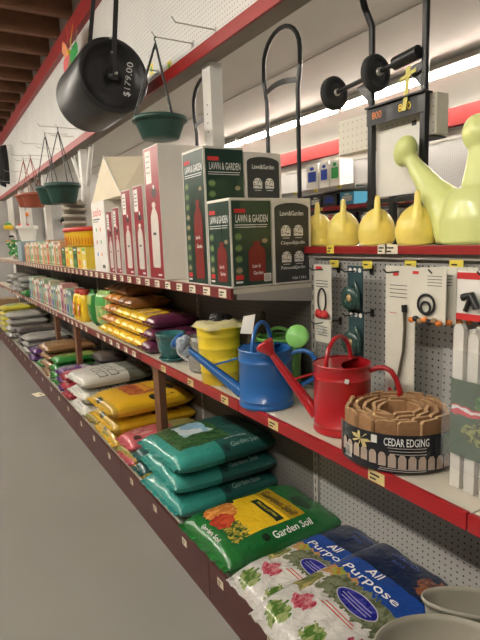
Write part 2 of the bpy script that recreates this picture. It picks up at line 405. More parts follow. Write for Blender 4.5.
# ------------------------------------------------------------------ cartons
GREENC = mat('dark_green_carton', (.008,.038,.024), .3, noise_amt=.3, coat=.4)
CHARC = mat('charcoal_print', (.035,.038,.035), .4)
CARTW = mat('white_carton', (.68,.65,.59), .55, noise_amt=.06)
KRAFT = mat('kraft_card', (.30,.19,.10), .7)
REDC = mat('red_carton', (.30,.02,.03), .35, coat=.3)
TANKR = mat('tank_red_print', (.20,.018,.015), .35)
TANKW = mat('tank_white_print', (.62,.58,.52), .45)
def bottle_pts(cu, v0, w, h):
    P_ = [(.42,0),(.5,.04),(.5,.70),(.44,.80),(.28,.87),(.16,.90),(.16,.93),(.24,.94),(.24,.97),(.10,1)]
    return [(cu+x*w, v0+y*h) for x, y in P_] + [(cu-x*w, v0+y*h) for x, y in reversed(P_)]
def green_carton(loc, sx, sy, sz, label, mode):
    b = MB(); b.bbox((0,0,0), (sx,sy,sz), CARTW, .002)
    FA = ((0,sy,0), (0,-1,0), (0,0,1)); FB = ((0,0,0), (1,0,0), (0,0,1))
    m_ = .008
    for F, w, f in ((FA, sy, .8), (FB, sx, 1)):
        if mode == 'green' :
            b.frect(F, m_, m_, w-m_*.4, sz-m_*1.4, GREENC)
            tw = w-.045
            b.frect(F, .02, sz-.062, .02+w*.27, sz-.045, INKR); 
            b.ftext(F, 'LAWN & GARDEN', w*.52, sz-.085, .032, INKW, w=tw)
            b.frect(F, w*.10, sz-.113, w*.9, sz-.110, INKW); b.frect(F, w*.10, sz-.122, w*.88, sz-.1195, INKW)
            yy = sz-.16
            while yy > .07:
                b.fell(F, w*.18, yy, w*.09, .016, mat('olive_ink', (.10,.16,.07), .5)); b.fell(F, w*.18, yy, w*.07, .009, mat('tan_ink', (.34,.26,.15), .5) if int(yy*50) % 2 else mat('moss_ink', (.16,.26,.08), .5)); yy -= .047
            b.frect(F, w*.09, .035, w*.28, .055, INKR); b.frect(F, w*.09, .02, w*.26, .028, INKW)
            if sz < .5:
                b.fpoly(F, bottle_pts(w*.62, .025, w*.42, .17), TANKR); b.ftext(F, 'Lawn &', w*.60, .09, .016, INKW, w=w*.2); b.ftext(F, 'Garden', w*.64, .06, .016, INKW, w=w*.24)
                b.tube([V3(F[0])+V3(F[1])*(w*.62+q*.012)+V3(F[2])*(.22+.09*q)+V3(F[1]).cross(V3(F[2]))*.002 for q in (0,.5,1)], .0012, CHARC, 4)
            else:
                b.fpoly(F, bottle_pts(w*.66, .03, w*.40, .36), TANKR); b.ftext(F, 'Lawn &', w*.62, .22, .018, INKW, w=w*.2); b.ftext(F, 'Garden', w*.68, .18, .018, INKW, w=w*.24)
            b.fell(F, w*.82, sz-.18, w*.07, .010, mat('tan_ink', (.34,.26,.15), .5))
            if F is FB: b.frect(F, w*.78, .02, w*.96, .055, PAPER, .0012); [b.frect(F, w*(.80+.02*q), .024, w*(.808+.02*q), .052, BLACK, .0016) for q in range(7)]
        elif F is FB:
            pts = [(m_*1.6,m_), (w-m_*1.6,m_), (w-m_*1.6,sz-.045)] + [(w/2+(w/2-m_*1.6)*math.cos(a), sz-.045+.025*math.sin(a)) for a in [PI*q/10 for q in range(1,10)]] + [(m_*1.6,sz-.045)]
            b.fpoly(F, pts, CHARC)
            b.ftext(F, 'Lawn&Garden', w/2, sz-.065, .021, INKW, w=w*.6)
            for c_, vv in ((.34,sz-.14),(.66,sz-.14),(.34,sz-.255),(.66,sz-.255)):
                b.fell(F, w*c_, vv, w*.125, .024, PAPER); b.frect(F, w*(c_-.12), vv-.024, w*(c_+.12), vv, PAPER)
                rr_ = random.Random(5)
                for q in range(16): b.fell(F, w*(c_-.095)+w*.19*rr_.random(), vv-.018+.034*rr_.random(), .0035, .0025, CHARC, n=6)
                b.frect(F, w*(c_-.09), vv-.034, w*(c_+.09), vv-.031, INKW)
            if sz < .5:
                b.ftext(F, 'Césped&Jardín', w/2, sz-.195, .019, INKW, w=w*.62); b.ftext(F, 'Pelouse&Jardin', w/2, sz-.305, .019, INKW, w=w*.62); b.ftext(F, '1Gal / 3.8 L', w*.66, .025, .012, INKW, w=w*.38)
    o = b.build('sprayer_carton', None, loc); tag(o, label, 'carton'); return o
G2 = .003
green_carton((1.075,1.885,ZU+G2), .205, .20, .375, 'short dark green sprayer carton with a red tank at the upper shelf corner', 'green')
green_carton((1.285,1.885,ZU+G2), .212, .20, .375, 'short carton with charcoal panel and four pale pictures beside the short green carton', 'charcoal')
green_carton((1.07,2.09,ZU+G2), .205, .22, .615, 'tall dark green sprayer carton standing behind the short green one', 'green')
green_carton((1.28,2.09,ZU+G2), .205, .22, .60, 'tall carton with charcoal panel rising behind the short charcoal carton', 'charcoal')
def red_carton(y0, sy, sz, sx, label, solo=False):
    b = MB(); b.bbox((0,0,0), (sx,sy,sz), CARTW, .002)
    F = ((0,sy,0), (0,-1,0), (0,0,1)); w = sy
    if solo:
        b.frect(F, .006, .006, w-.006, sz-.006, PAPER)
        b.ftext(F, 'solo', w*.45, sz-.075, .06, INKR, w=w*.62)
        b.frect(F, w*.1, sz-.13, w*.62, sz-.122, BLACK); b.frect(F, w*.1, sz-.145, w*.5, sz-.14, BLACK)
        for q, c_ in enumerate((INKG, INKO, INKR, INKG, INKB, INKO)): b.fell(F, w*(.3+.3*(q % 2)), sz-.2-.09*(q//2), .014, .016, c_)
        b.frect(F, w*.6, .03, w*.8, .055, CHARC)
    else:
        b.frect(F, .008, .006, w-.003, sz-.006, REDC)
        b.frect(F, w*.12, sz-.02-sz*.24, w*.5, sz-.02, PAPER, .0012)
        for q in range(4): b.frect(F, w*.18, sz-.05-sz*.04*q, w*.42, sz-.045-sz*.04*q, CHARC, .0016)
        b.fell(F, w*.6, sz*.66, w*.16, .02*sz/.5, CHARC, .0012); b.fell(F, w*.6, sz*.70, w*.05, .012, INKW, .0014)
        b.fpoly(F, bottle_pts(w*.55, sz*.09, w*.52, sz*.50), TANKW, .0012)
        b.frect(F, w*.42, sz*.34, w*.62, sz*.36, CHARC, .0016)
        b.frect(F, w*.6, .02, w*.85, .03, INKW, .0012)
    tag(b.build('tank_carton', None, (1.078, y0, ZU+G2)), label, 'carton')
red_carton(2.625, .215, .715, .29, 'tallest red fronted carton with a white tank picture, next to the green cartons')
red_carton(2.885, .17, .535, .29, 'red fronted sprayer carton just beyond the tallest one')
red_carton(3.10, .175, .53, .29, 'red fronted sprayer carton between its twin and the two small red ones')
red_carton(3.345, .13, .44, .26, 'small red fronted sprayer carton, nearer of the small pair')
red_carton(3.50, .13, .425, .26, 'small red fronted sprayer carton touching the white carton with red lettering')
red_carton(3.655, .34, .51, .26, 'tall white carton with red lettering at the end of the red cartons', solo=True)
# cream wedge carton on top
b = MB(); cm = mat('cream_canvas', (.68,.60,.44), .7, noise_amt=.06)
A = [(0,.0,0),(.30,.0,0),(.30,.72,0),(0,.72,0),(.02,.40,.30),(.28,.30,.30)]
b.add(A, [(0,3,2,1),(0,1,5,4),(3,4,5,2),(1,2,5),(0,4,3)], cm); b.strip([(0,.0,.004),(.0196,.40,.304)], .012, .006, (0,0,1), CARTW)
o = b.build('folded_canvas', None, (1.10,3.33,1.885)); tag(o, 'cream folded canvas peaked like a tent on top of the red cartons', 'canvas')

# ------------------------------------------------------------------ bags
def bag_surf(L, W, T, seed, wr=.006, p=4.0, sag=0.0):
    def top(a, b_, off=0.0):
        a = max(-1, min(1, a)); b_ = max(-1, min(1, b_))
        h = (max(0, 1-abs(a)**p)*max(0, 1-abs(b_)**p))**.42
        x = a*L/2*(1-.05*(1-abs(a))*0); y = b_*W/2*(1-.05*(abs(a)**4))
        n = noise.noise(V3((x*9+seed, y*11, seed*1.7)))*1.0 + .5*noise.noise(V3((x*24, y*30+seed, 3.1)))
        rad = noise.noise(V3((math.atan2(b_, 1.15-abs(a))*5+seed, a*2, 1.3)))*max(0, abs(a)-.55)*2
        z = T*.46 + (T*.54*h) + wr*(n+rad*1.5)*min(1, h*1.6)
        return V3((x, y, z+off))
    def bot(a, b_):
        h = (max(0, 1-abs(a)**6)*max(0, 1-abs(b_)**6))**.35
        t = top(a, b_); return V3((t.x, t.y, T*.46*(1-h)))
    return top, bot
def soil_bag(name, L, W, T, mt, seed=1, nx=30, ny=22, texts=(), wr=.006, seam=True, seam_mat=None, p=4.0):
    """texts: (string, x frac, y frac, height m, width m or None, ink, reading) reading 'y' = toward -Y, 'x' = toward +X"""
    top, bot = bag_surf(L, W, T, seed, wr, p)
    b = MB(); g = lambda i, n: math.sin((i/n-.5)*PI*.94)/math.sin(.47*PI)
    vs = []; uv = []
    for i in range(nx+1):
        for j in range(ny+1):
            a, c = g(i, nx), g(j, ny); vs.append(top(a, c)); uv.append(((a+1)/2, (c+1)/2))
    fs = [(i*(ny+1)+j, (i+1)*(ny+1)+j, (i+1)*(ny+1)+j+1, i*(ny+1)+j+1) for i in range(nx) for j in range(ny)]
    b.add(vs, fs, mt, uvs=uv, smooth=True)
    vs = []
    for i in range(nx+1):
        for j in range(ny+1): vs.append(bot(g(i, nx), g(j, ny)))
    b.add(vs, [f[::-1] for f in fs], mt, uvs=[(u_, v_*.02) for u_, v_ in uv], smooth=True)
    if seam:
        sm_ = seam_mat or mt
        for s_ in (-1, 1):
            q = []
            for j in range(ny+1):
                c = g(j, ny); e = top(s_, c); wv = .006*math.sin(j*1.9+seed)
                q += [e+V3((-s_*.012,0,.003)), e+V3((s_*.022,0,wv+.002)), e+V3((s_*.022,0,wv-.002)), e+V3((-s_*.012,0,-.003))]
            f2 = [(j*4+k_, j*4+(k_+1) % 4, j*4+4+(k_+1) % 4, j*4+4+k_) for j in range(ny) for k_ in range(4)]
            b.add(q, f2, sm_, uvs=[(0.0 if s_ < 0 else 1.0, .5)]*len(q), smooth=False)
    for (s_, cx, cy, h, w, ink, rd) in texts:
        fn = lambda x, y: top(x*2/L, y*2/W, .0022)
        b.mtext(fn, s_, (cx-.5)*L, (cy-.5)*W, h, ink, w=w, ang=(-PI/2 if rd == 'y' else 0))
    return b
# Garden soil bag ----------------------------------------------------------
M_SOIL = print_mat('soil_bag_film', (.012,.13,.03), [
    ('rect', .0,.0,.10,1.0, (.015,.16,.03)),
    ('rect', .22,.20,.74,.86, (.80,.52,.02)),
    ('rect', .60,.20,.74,.86, (.42,.26,.015)),
    ('rect', .50,.24,.57,.72, (.015,.04,.02)),
    ('well', .17,.80,.05,.11, (.015,.06,.02)),('well', .36,.90,.05,.09, (.02,.05,.02)),
    ('well', .24,.74,.13,.17, ((.55,.17,.03),(.8,.35,.08),16)),
    ('well', .19,.56,.095,.13, ((.42,.035,.02),(.62,.09,.03),9)),
    ('wrect', .13,.18,.19,.46, ((.02,.09,.02),(.5,.4,.05),26)),
    ('well', .24,.34,.05,.14, ((.03,.10,.02),(.7,.5,.06),20)),
    ('ell', .81,.40,.055,.15, (.008,.03,.012)),
    ('ell', .34,.105,.03,.04, (.008,.03,.012)),
], coat=.5, rough=.25, wob=.03, wscale=14, bump=.6, bscale=18)
b = soil_bag('x', .62, .45, .125, M_SOIL, 3, texts=[('Garden Soil', .665, .52, .046, .25, BLACK, 'y'), ('YELLOW LETTERS', .535, .48, .014, .16, INKY, 'y'),
    ('Garden Soil', .56, .09, .034, .21, INKW, 'x'), ('Garden Soil', .06, .5, .02, .16, INKW, 'y')])
o = b.build('soil_bag', None, (1.195, 1.90, ZB+.004), .03)
tag(o, 'green garden soil bag with a yellow panel and orange vegetables, lying before the teal stack', 'bag')
# make a generic slumped edge colour seam
M_AP = print_mat('all_purpose_film', (.60,.58,.54), [
    ('wrect', .0,.0,.45,1.0, ((.50,.49,.46),(.66,.64,.60),6)),
    ('rect', .49,.04,.68,.96, (.012,.06,.30)),
    ('rect', .68,.04,.95,.96, (.008,.018,.06)),
    ('wrect', .44,.60,.52,.95, (.52,.28,.10)),
    ('wrect', .31,.08,.50,.80, ((.09,.11,.05),(.20,.22,.13),18)),
    ('ell', .40,.45,.068,.20, (.5,.48,.6)),('ell', .40,.45,.062,.19, ((.01,.015,.20),(.05,.05,.36),14)),('rect', .395,.30,.400,.60,(.4,.4,.6)),('rect', .415,.32,.420,.58,(.4,.4,.6)),('rect', .375,.32,.380,.58,(.4,.4,.6)),
    ('well', .50,.80,.035,.055, (.34,.40,.06)), ('well', .50,.80,.018,.03, (.45,.20,.04)),
    ('wrect', .24,.82,.42,1.0, ((.40,.33,.12),(.12,.16,.05),12)),
    ('well', .19,.72,.055,.11, ((.38,.03,.06),(.60,.22,.24),22)),
    ('well', .10,.44,.06,.10, ((.06,.14,.02),(.32,.36,.14),16)),
    ('well', .20,.14,.06,.09, ((.34,.02,.07),(.52,.10,.18),22)),
    ('well', .06,.78,.06,.12, ((.06,.14,.02),(.28,.34,.12),16)),
    ('well', .04,.20,.05,.10, ((.45,.05,.07),(.6,.25,.25),16)),
    ('well', .82,.22,.09,.14, ((.14,.03,.02),(.25,.09,.04),12)),
    ('rect', .255,.28,.262,.62, (.55,.08,.05)), ('rect', .275,.30,.282,.60, (.55,.08,.05)),
], coat=.45, rough=.25, wob=.035, wscale=16, bump=.8, bscale=20)
AP_T = [('All', .64, .60, .042, None, INKW, 'y'), ('Purpose', .555, .54, .050, .25, INKW, 'y'), ('GARDEN', .88, .58, .022, .13, mat('dull_blue_ink', (.06,.10,.30), .5), 'y'), ('SOIL', .82, .58, .018, .06, mat('dull_blue_ink', (.06,.10,.30), .5), 'y')]
b = soil_bag('x', .64, .42, .11, M_AP, 8, texts=AP_T, wr=.008); 
o = b.build('potting_soil_bag', None, (1.205, 1.455, ZB+.004), .02); tag(o, 'white and blue all purpose soil bag tucked between the green bag and its twin', 'bag')
b = soil_bag('x', .66, .43, .125, M_AP, 14, texts=AP_T, wr=.009)
o = b.build('potting_soil_bag', None, (1.165, 1.20, ZB+.035), .06); o.rotation_euler = (math.radians(3.5), 0, .04)
tag(o, 'white and blue all purpose soil bag lying uppermost beside the beige tubs', 'bag')
# Teal bags ----------------------------------------------------------------
M_TEAL = print_mat('teal_bag_film', (.035,.28,.24), [
    ('rect', .42,.0,1.0,1.0, (.012,.085,.075)),
    ('rect', .10,.22,.60,.92, ((.015,.07,.02),(.06,.16,.05),14)),
    ('wrect', .26,.50,.54,.84, ((.25,.45,.60),(.62,.70,.72),5)),
    ('wrect', .24,.20,.40,.42, ((.02,.08,.03),(.05,.14,.04),18)),
    ('ell', .80,.60,.08,.17, (.008,.03,.03)),
    ('ell', .47,.06,.03,.04, (.008,.03,.03)),
], coat=.5, wob=.03, bump=.6, bscale=18)
mt_txt = [('Garden Soil', .66, .075, .028, .17, mat('pale_teal_ink', (.30,.42,.38), .5), 'x'), ('VEGETABLES', .62, .18, .014, .14, INKW, 'x')]
zz = ZB+.004
for i in range(3):
    b = soil_bag('x', .61, .50, .112, M_TEAL, 20+i*3, texts=mt_txt, wr=.008)
    o = b.build('soil_bag', None, (1.205+(.0,.01,.004)[i], 2.46+(-.02,.0,-.01)[i], zz), (.03,-.03,.05)[i]); zz += .1135
    tag(o, 'teal garden soil bag with a lake picture, %s of the stack of three' % ['bottom', 'middle', 'top'][i], 'bag')
zz = ZB+.004
for i in range(2):
    b = soil_bag('x', .56, .15, .09, mat('dark_teal_film', (.02,.10,.10), .35, coat=.4, bump=.3), 31+i, nx=16, ny=10); o = b.build('soil_bag', None, (1.20, 2.815, zz)); zz += .086
    tag(o, 'narrow dark teal bag, %s of two behind the lake picture bags' % ['lower', 'upper'][i], 'bag')
# pink bag
M_PINK = print_mat('pink_bag_film', (.50,.10,.12), [('well', .25,.6,.12,.3, ((.6,.3,.3),(.35,.03,.05),10)), ('well', .12,.3,.05,.12, (.04,.03,.03)), ('rect', .6,.0,1.0,1.0, (.3,.28,.1))], wob=.03)
for i, (yy, z_) in enumerate(((3.02, ZB+.004), (3.03, ZB+.10))):
    b = soil_bag('x', .52, .25, .10, M_PINK, 41+i, nx=18, ny=12); o = b.build('fertilizer_bag', None, (1.17, yy, z_), .04*i)
    tag(o, 'pink bag with a dark print, %s, before the yellow bags' % ['lower of two' , 'upper of two'][i], 'bag')
# yellow stack
M_YEL = print_mat('yellow_bag_film', (.72,.42,.015), [('rect', .0,.0,.07,1.0, (.50,.32,.03)), ('wrect', .30,.30,.62,.95, ((.30,.03,.02),(.55,.16,.04),10)), ('wrect', .52,.40,.60,.9, (.75,.35,.05)), ('ell', .52,.12,.05,.07, (.01,.02,.02)), ('ell', .82,.5,.07,.2, (.02,.03,.02)), ('ell', .03,.6,.03,.09, (.02,.03,.02))], wob=.02, coat=.5, bump=.4)
for c_, (yc, n_) in enumerate(((3.46, 3),)):
    zz = ZB+.004
    for i in range(n_):
        b = soil_bag('x', .60, .50, .115, M_YEL, 50+i, texts=[('Potting Mix', .68, .10, .026, .15, mat('dark_print', (.03,.03,.02), .5), 'x')], wr=.008, seam_mat=mat('yellow_seam', (.6,.36,.02), .4)); o = b.build('potting_mix_bag', None, (1.215-.02*i, yc-.015*i, zz), (-.03,.02,.05)[i]); zz += .117
        tag(o, 'yellow potting mix bag with a red flower print, %s of the stack of three' % ['bottom', 'middle', 'top'][i], 'bag')
# thin yellow packs leaning on the front lip
M_YS = print_mat('thin_pack_film', (.62,.42,.03), [('wrect', .0,.0,.35,1.0, ((.45,.25,.03),(.08,.20,.05),8)), ('well', .6,.5,.12,.3, ((.5,.10,.03),(.7,.5,.2),9))], wob=.03, coat=.4)
proto = None
for i, (yy, zz, rz) in enumerate(((2.86,.0,.1),(3.02,.045,.3),(3.22,.0,.15),(3.42,.03,.25),(3.64,.0,.1),(3.86,.035,.3),(4.05,.0,.1),(4.22,.04,.2))):
    if proto is None:
        b = soil_bag('x', .08, .26, .05, M_YS, 61, nx=8, ny=14, wr=.004, seam=False); proto = b.build('plant_food_pack'); proto['category'] = 'pack'; proto['group'] = 'thin yellow packs along the kick plate'; o = proto
    else: o = proto.copy(); COL.objects.link(o)
    o.location = (.952, yy, ZB+.004+zz); o.rotation_euler = (0, 0, rz*.3)
    o['label'] = 'thin yellow and green pack lying along the base shelf lip below the yellow bags'
# white stone bags
M_WH = print_mat('white_bag_film', (.56,.55,.50), [('rect', .62,.0,1.0,1.0, (.14,.15,.12)), ('rect', .02,.3,.04,.7, (.3,.3,.28))] +
    [('rect', .22+.16*a, .05+.30*c, .34+.16*a, .29+.30*c, (.03,.03,.03)) for a, c in ((0,0),(0,1),(1,0),(1,1),(1,2))] +
    [('rect', .232+.16*a, .07+.30*c, .328+.16*a, .27+.30*c, (.54,.53,.48)) for a, c in ((0,0),(0,1),(1,0),(1,1),(1,2))], wob=.01, coat=.2)
zz = ZB+.004
for i in range(3):
    b = soil_bag('x', .60, .46, .115, M_WH, 70+i*2, texts=[('DECOR ROCK', .66, .12, .022, .2, BLACK, 'x')] if i == 2 else []); o = b.build('stone_bag', None, (1.20, 4.20+.02*i, zz), .04*i); zz += .117
    tag(o, 'white bag printed with black squares, %s of the stack beyond the yellow bags' % ['bottom', 'middle', 'top'][i], 'bag')
# small bags on the base shelf further down: (y, z index, colour key)
def small_film(nm, base, c1, c2): return print_mat(nm, base, [('well', .3,.5,.2,.35, (c1, c2, 8)), ('rect', .62,.1,.9,.9, c1)], wob=.04, coat=.4)
F_RED = small_film('red_pack_film', (.42,.03,.05), (.7,.25,.3), (.3,.02,.1)); F_PUR = small_film('purple_pack_film', (.10,.03,.16), (.5,.45,.5), (.05,.02,.1))
F_GRN = small_film('green_pack_film', (.03,.22,.04), (.35,.45,.1), (.01,.09,.02)); F_KR = small_film('kraft_pack_film', (.26,.14,.06), (.18,.08,.03), (.4,.27,.14))
F_GY = small_film('grey_pack_film', (.34,.33,.31), (.5,.48,.45), (.15,.15,.15)); F_DK = small_film('dark_pack_film', (.06,.05,.05), (.2,.15,.12), (.03,.03,.03))
F_YW = small_film('lemon_pack_film', (.62,.55,.06), (.6,.6,.5), (.05,.2,.05)); F_OR = small_film('orange_pack_film', (.50,.20,.03), (.7,.45,.05), (.25,.07,.02))
F_YE = small_film('gold_pack_film', (.75,.48,.02), (.25,.03,.02), (.8,.6,.2)); F_BR = small_film('brown_pack_film', (.22,.09,.03), (.5,.25,.06), (.1,.04,.02))
F_PV = small_film('plum_pack_film', (.12,.02,.06), (.25,.06,.12), (.05,.01,.03)); F_WG = small_film('white_green_film', (.30,.48,.16), (.08,.35,.08), (.6,.6,.2))
_pb = {}
def small_bag(film, L, W, T, loc, rz, name, label, group=None, tilt=0, n=(12,10)):
    key = (film.name, L, W, T)
    if key not in _pb:
        b = soil_bag('x', L, W, T, film, len(_pb)*3.3+5, nx=n[0], ny=n[1], wr=.005); o = b.build(name); _pb[key] = o
    else: o = _pb[key].copy(); COL.objects.link(o)
    o.name = name; o.location = loc; o.rotation_euler = (0, tilt, rz); 
    for k_ in ('label', 'category', 'group'):
        if k_ in o: del o[k_]
    tag(o, label, 'bag', group); return o
# base shelf piles: (film, y, count, L, W, T, x, label)
for film, yc, n_, L_, W_, T_, xc, lb in (
    (F_RED, 4.72, 3, .30,.22,.085, 1.07, 'small red and pink bag in the pile beyond the white bags'),
    (F_PUR, 4.98, 3, .30,.24,.08, 1.08, 'small purple printed bag in the pile beyond the red one'),
    (F_GRN, 5.26, 4, .42,.26,.075, 1.14, 'small bright green bag in the pile below the kraft bags'),
    (F_DK, 4.85, 4, .24,.34,.09, 1.36, 'dark bag in the pile at the back behind the small red bags'),
    (F_KR, 5.72, 4, .52,.42,.09, 1.18, 'brown kraft bag in the pile beyond the green bags'),
    (F_PUR, 6.62, 2, .50,.36,.08, 1.18, 'dark purple bag in the low pile beyond the kraft bags'),
    (F_GRN, 6.22, 1, .50,.30,.08, 1.18, 'flat green and yellow bag lying alone on the base shelf'),
    (F_GY, 7.15, 3, .52,.40,.085, 1.18, 'grey printed bag in the pile past the purple bags'),
    (F_DK, 7.75, 3, .52,.40,.09, 1.20, 'dark bag in the pile near the far end of the base shelf'),
    (F_GY, 8.6, 4, .56,.44,.10, 1.18, 'pale grey bag in the far pile on the base shelf'),
    (F_YW, 9.3, 5, .56,.44,.09, 1.18, 'lemon yellow bag in the farthest pile on the base shelf')):
    zz = ZB+.004
    for i in range(n_):
        small_bag(film, L_, W_, T_, (xc+random.uniform(-.015,.015), yc+random.uniform(-.01,.01), zz), random.uniform(-.08,.08), 'garden_bag',
                  lb + (', topmost' if i == n_-1 and n_ > 1 else ''), None if i == n_-1 else lb.replace('bag in the', 'bags in the'))
        zz += T_*.965
# middle shelf: small bags with their ends to the aisle
for col_ in range(7):
    yc = 3.08+col_*.155
    lay = [F_YE, F_YE, F_YE] if col_ < 5 else [F_YE, F_OR, F_OR]
    if col_ >= 3: lay = lay[:3]+[F_OR if col_ > 4 else F_BR]
    if col_ >= 4: lay += [F_BR]
    if col_ == 0: lay = [F_PV, F_PV, F_PV]
    zz = ZM+.004
    for i, film in enumerate(lay):
        nm = {'gold_pack_film': 'yellow', 'orange_pack_film': 'orange', 'brown_pack_film': 'brown', 'plum_pack_film': 'plum'}[film.name]
        small_bag(film, .30, .150, .078, (1.25+.02*i, yc, zz), random.uniform(-.03,.03), 'fertilizer_bag',
            'small %s bag in the piled bags beside the teal planters on the middle shelf' % nm, 'small %s bags piled on the middle shelf' % nm)
        zz += .0775
# plum bags lying above
for i in range(2):
    small_bag(F_PV, .30,.18,.07, (1.36, 2.86+.0*i, ZM+.004+.069*i), .02, 'fertilizer_bag', 'small plum bag, %s of two behind the teal planters' % ['lower', 'upper'][i])
# pillow shaped green bag, jug
def upright_pack(film, L, W, T, loc, rz, name, label, group=None):
    """bag standing on its end, face to the aisle"""
    key = ('u', film.name, L, W, T)
    if key not in _pb:
        b = soil_bag('x', L, W, T, film, len(_pb)*2.1+9, nx=12, ny=10, wr=.005)
        b.v = [(-z, y, x+L/2+.022) for x, y, z in b.v]   # stand it up
        b.v = [(x, -y, z) for x, y, z in b.v]; o = b.build(name); _pb[key] = o
    else: o = _pb[key].copy(); COL.objects.link(o)
    o.name = name; o.location = loc; o.rotation_euler = (0,0,rz)
    for k_ in ('label', 'category', 'group'):
        if k_ in o: del o[k_]
    tag(o, label, 'bag', group); return o
upright_pack(F_WG, .27, .22, .09, (1.24,4.28,ZM+.003), .2, 'seed_bag', 'green and white upright bag beside the orange bags on the middle shelf')
upright_pack(F_GRN, .26, .20, .09, (1.22,4.52,ZM+.003), -.1, 'seed_bag', 'leaf green upright bag between the green white bag and the yellow jugs')
def jug(x, y, label):
    r = empty('fertilizer_jug', (x, y, ZM+.001)); b = MB(); ym = mat('yellow_jug_plastic', (.78,.52,.02), .35, coat=.3)
    b.lathe([(.001,0),(.07,0),(.078,.02),(.078,.20),(.066,.235),(.05,.25)], ym, 20, sx=.8, caps=(False,True)); b.build('body', r)
    c = MB(); c.lathe([(.055,.245),(.055,.285),(.05,.29),(.001,.29)], mat('red_cap', (.45,.04,.02), .4), 18, sx=.8); c.build('cap', r)
    l = MB(); F = ((-.066,.04,.05), (0,-1,0), (0,0,1)); l.frect(F, 0, 0, .08, .12, INKO); l.fell(F, .04,.08,.022,.022, PAPER, .002); l.build('paper_label', r)
    tag(r, label, 'jug')
jug(1.17, 4.78, 'yellow jug with red cap next to the green bags'); jug(1.17, 4.97, 'yellow jug with red cap next to the pastel cartons')
# pastel cartons on both shelves
def slim_cartons(z, y0, y1, cols, lbl, group, hr=(.24,.30), x=1.12, w=(.10,.15)):
    y = y0; i = 0
    while y < y1:
        w_ = random.uniform(*w); h = random.uniform(*hr); c1, c2, nm = cols[i % len(cols)]
        b = MB(); b.bbox((0,0,0), (.16,w_-.008,h), c1, .002); F = ((0,w_-.008,0), (0,-1,0), (0,0,1)); ww = w_-.008
        b.frect(F, ww*.2, h*.84, ww*.8, h*.93, PAPER if c2 is not PAPER else INKG); b.frect(F, ww*.2, h*.68, ww*.8, h*.80, c2, .0014)
        b.fell(F, ww*.5, h*.28, ww*.32, h*.16, c2); b.frect(F, ww*.1, h*.02, ww*.9, h*.08, c2)
        tag(b.build('plant_food_carton', None, (x, y, z+.002)), lbl % nm, 'carton', group % nm); y += w_; i += 1
PG = mat('pale_green_card', (.32,.42,.28), .5); PP = mat('pink_card', (.50,.25,.24), .5); PB = mat('blue_grey_card', (.25,.33,.36), .5); PC = mat('cream_card', (.55,.48,.34), .5)
PO = mat('peach_card', (.55,.30,.16), .5); PL = mat('plum_ink', (.22,.04,.14), .5); LG = mat('leaf_ink', (.10,.28,.06), .5); YC = mat('yellow_card', (.72,.55,.06), .5)
slim_cartons(ZM, 5.10, 7.6, [(PB,LG,'blue grey'),(PG,INKB,'pale green'),(PC,PL,'cream'),(PP,PL,'pink'),(CARTW,LG,'white'),(PG,INKR,'pale green')],
    'slim %s plant food carton standing on the middle shelf', 'slim %s cartons on the middle shelf', (.25,.31))
slim_cartons(ZU, 5.40, 7.6, [(PO,INKR,'peach'),(PC,LG,'cream'),(PO,INKO,'peach'),(CARTW,LG,'white'),(PG,LG,'pale green')],
    'slim %s carton standing on the upper shelf beyond the tub', 'slim %s cartons on the upper shelf', (.22,.27))
slim_cartons(ZU, 4.42, 5.36, [(YC,PAPER,'yellow'),(YC,INKO,'yellow'),(mat('dark_green_card',(.03,.08,.04),.5),LG,'dark green')],
    'slim %s carton standing under the yellow tub on the upper shelf', 'slim %s cartons under the tub', (.185,.186), w=(.155,.16))
# yellow tub with red lid
r = empty('storage_tub', (1.23,4.95,ZU+.191)); YT = mat('yellow_tub_plastic', (.80,.50,.02), .35, coat=.3)
b = MB(); b.lathe([(.001,0),(.27,0),(.285,.01),(.34,.135)], YT, 36, sx=.42); 
for q in range(36):
    a = 2*PI*q/36; b.box((math.cos(a)*.135-.003, math.sin(a)*.31-.004,.02), (math.cos(a)*.135+.003, math.sin(a)*.31+.004,.12), INKO)
b.build('tub', r); c = MB(); c.lathe([(.335,.135),(.35,.136),(.35,.165),(.33,.172),(.3,.165),(.001,.167)], mat('red_lid', (.52,.03,.02), .35), 36, sx=.44); c.build('lid', r)
tag(r, 'yellow ribbed tub with a bright red lid sitting on the upper shelf cartons', 'tub')
# beige nursery pot stack
PT = mat('beige_pot_plastic', (.36,.32,.26), .6)
for i in range(4):
    b = MB(); b.lathe([(.085,0),(.115,.13),(.128,.13),(.128,.165),(.118,.165),(.105,.12),(.075,.01)], PT, 24); o = b.build('flower_pot', None, (1.36, 5.72+.012*i, ZU+.19+.075*i+.10)); o.rotation_euler = (.06*i, .03*i, 0)
    tag(o, 'grey beige flower pot, %s of the nested stack behind the yellow tub' % ['lowest', 'second from the bottom', 'second from the top', 'topmost'][i], 'pot')
b = MB(); b.bbox((0,0,0), (.22,.3,.285), KRAFT, .003); tag(b.build('cardboard_box', None, (1.26,5.57,ZU+.003)), 'brown cardboard box under the nested beige pots', 'box')
# yellow bottle behind tub
r = empty('spray_bottle', (1.36,4.28,ZU+.002)); b = MB(); b.lathe([(.001,0),(.06,0),(.065,.02),(.065,.30),(.045,.36),(.02,.38)], YC, 18, caps=(0,1)); b.build('bottle', r)
c = MB(); c.lathe([(.024,.375),(.024,.42),(.001,.43)], INKG, 12); c.tube([(0,0,.42),(-.03,0,.45),(-.07,0,.45)], .01, INKG, 6); c.build('trigger', r); tag(r, 'yellow bottle with green top standing behind the yellow tub', 'bottle')
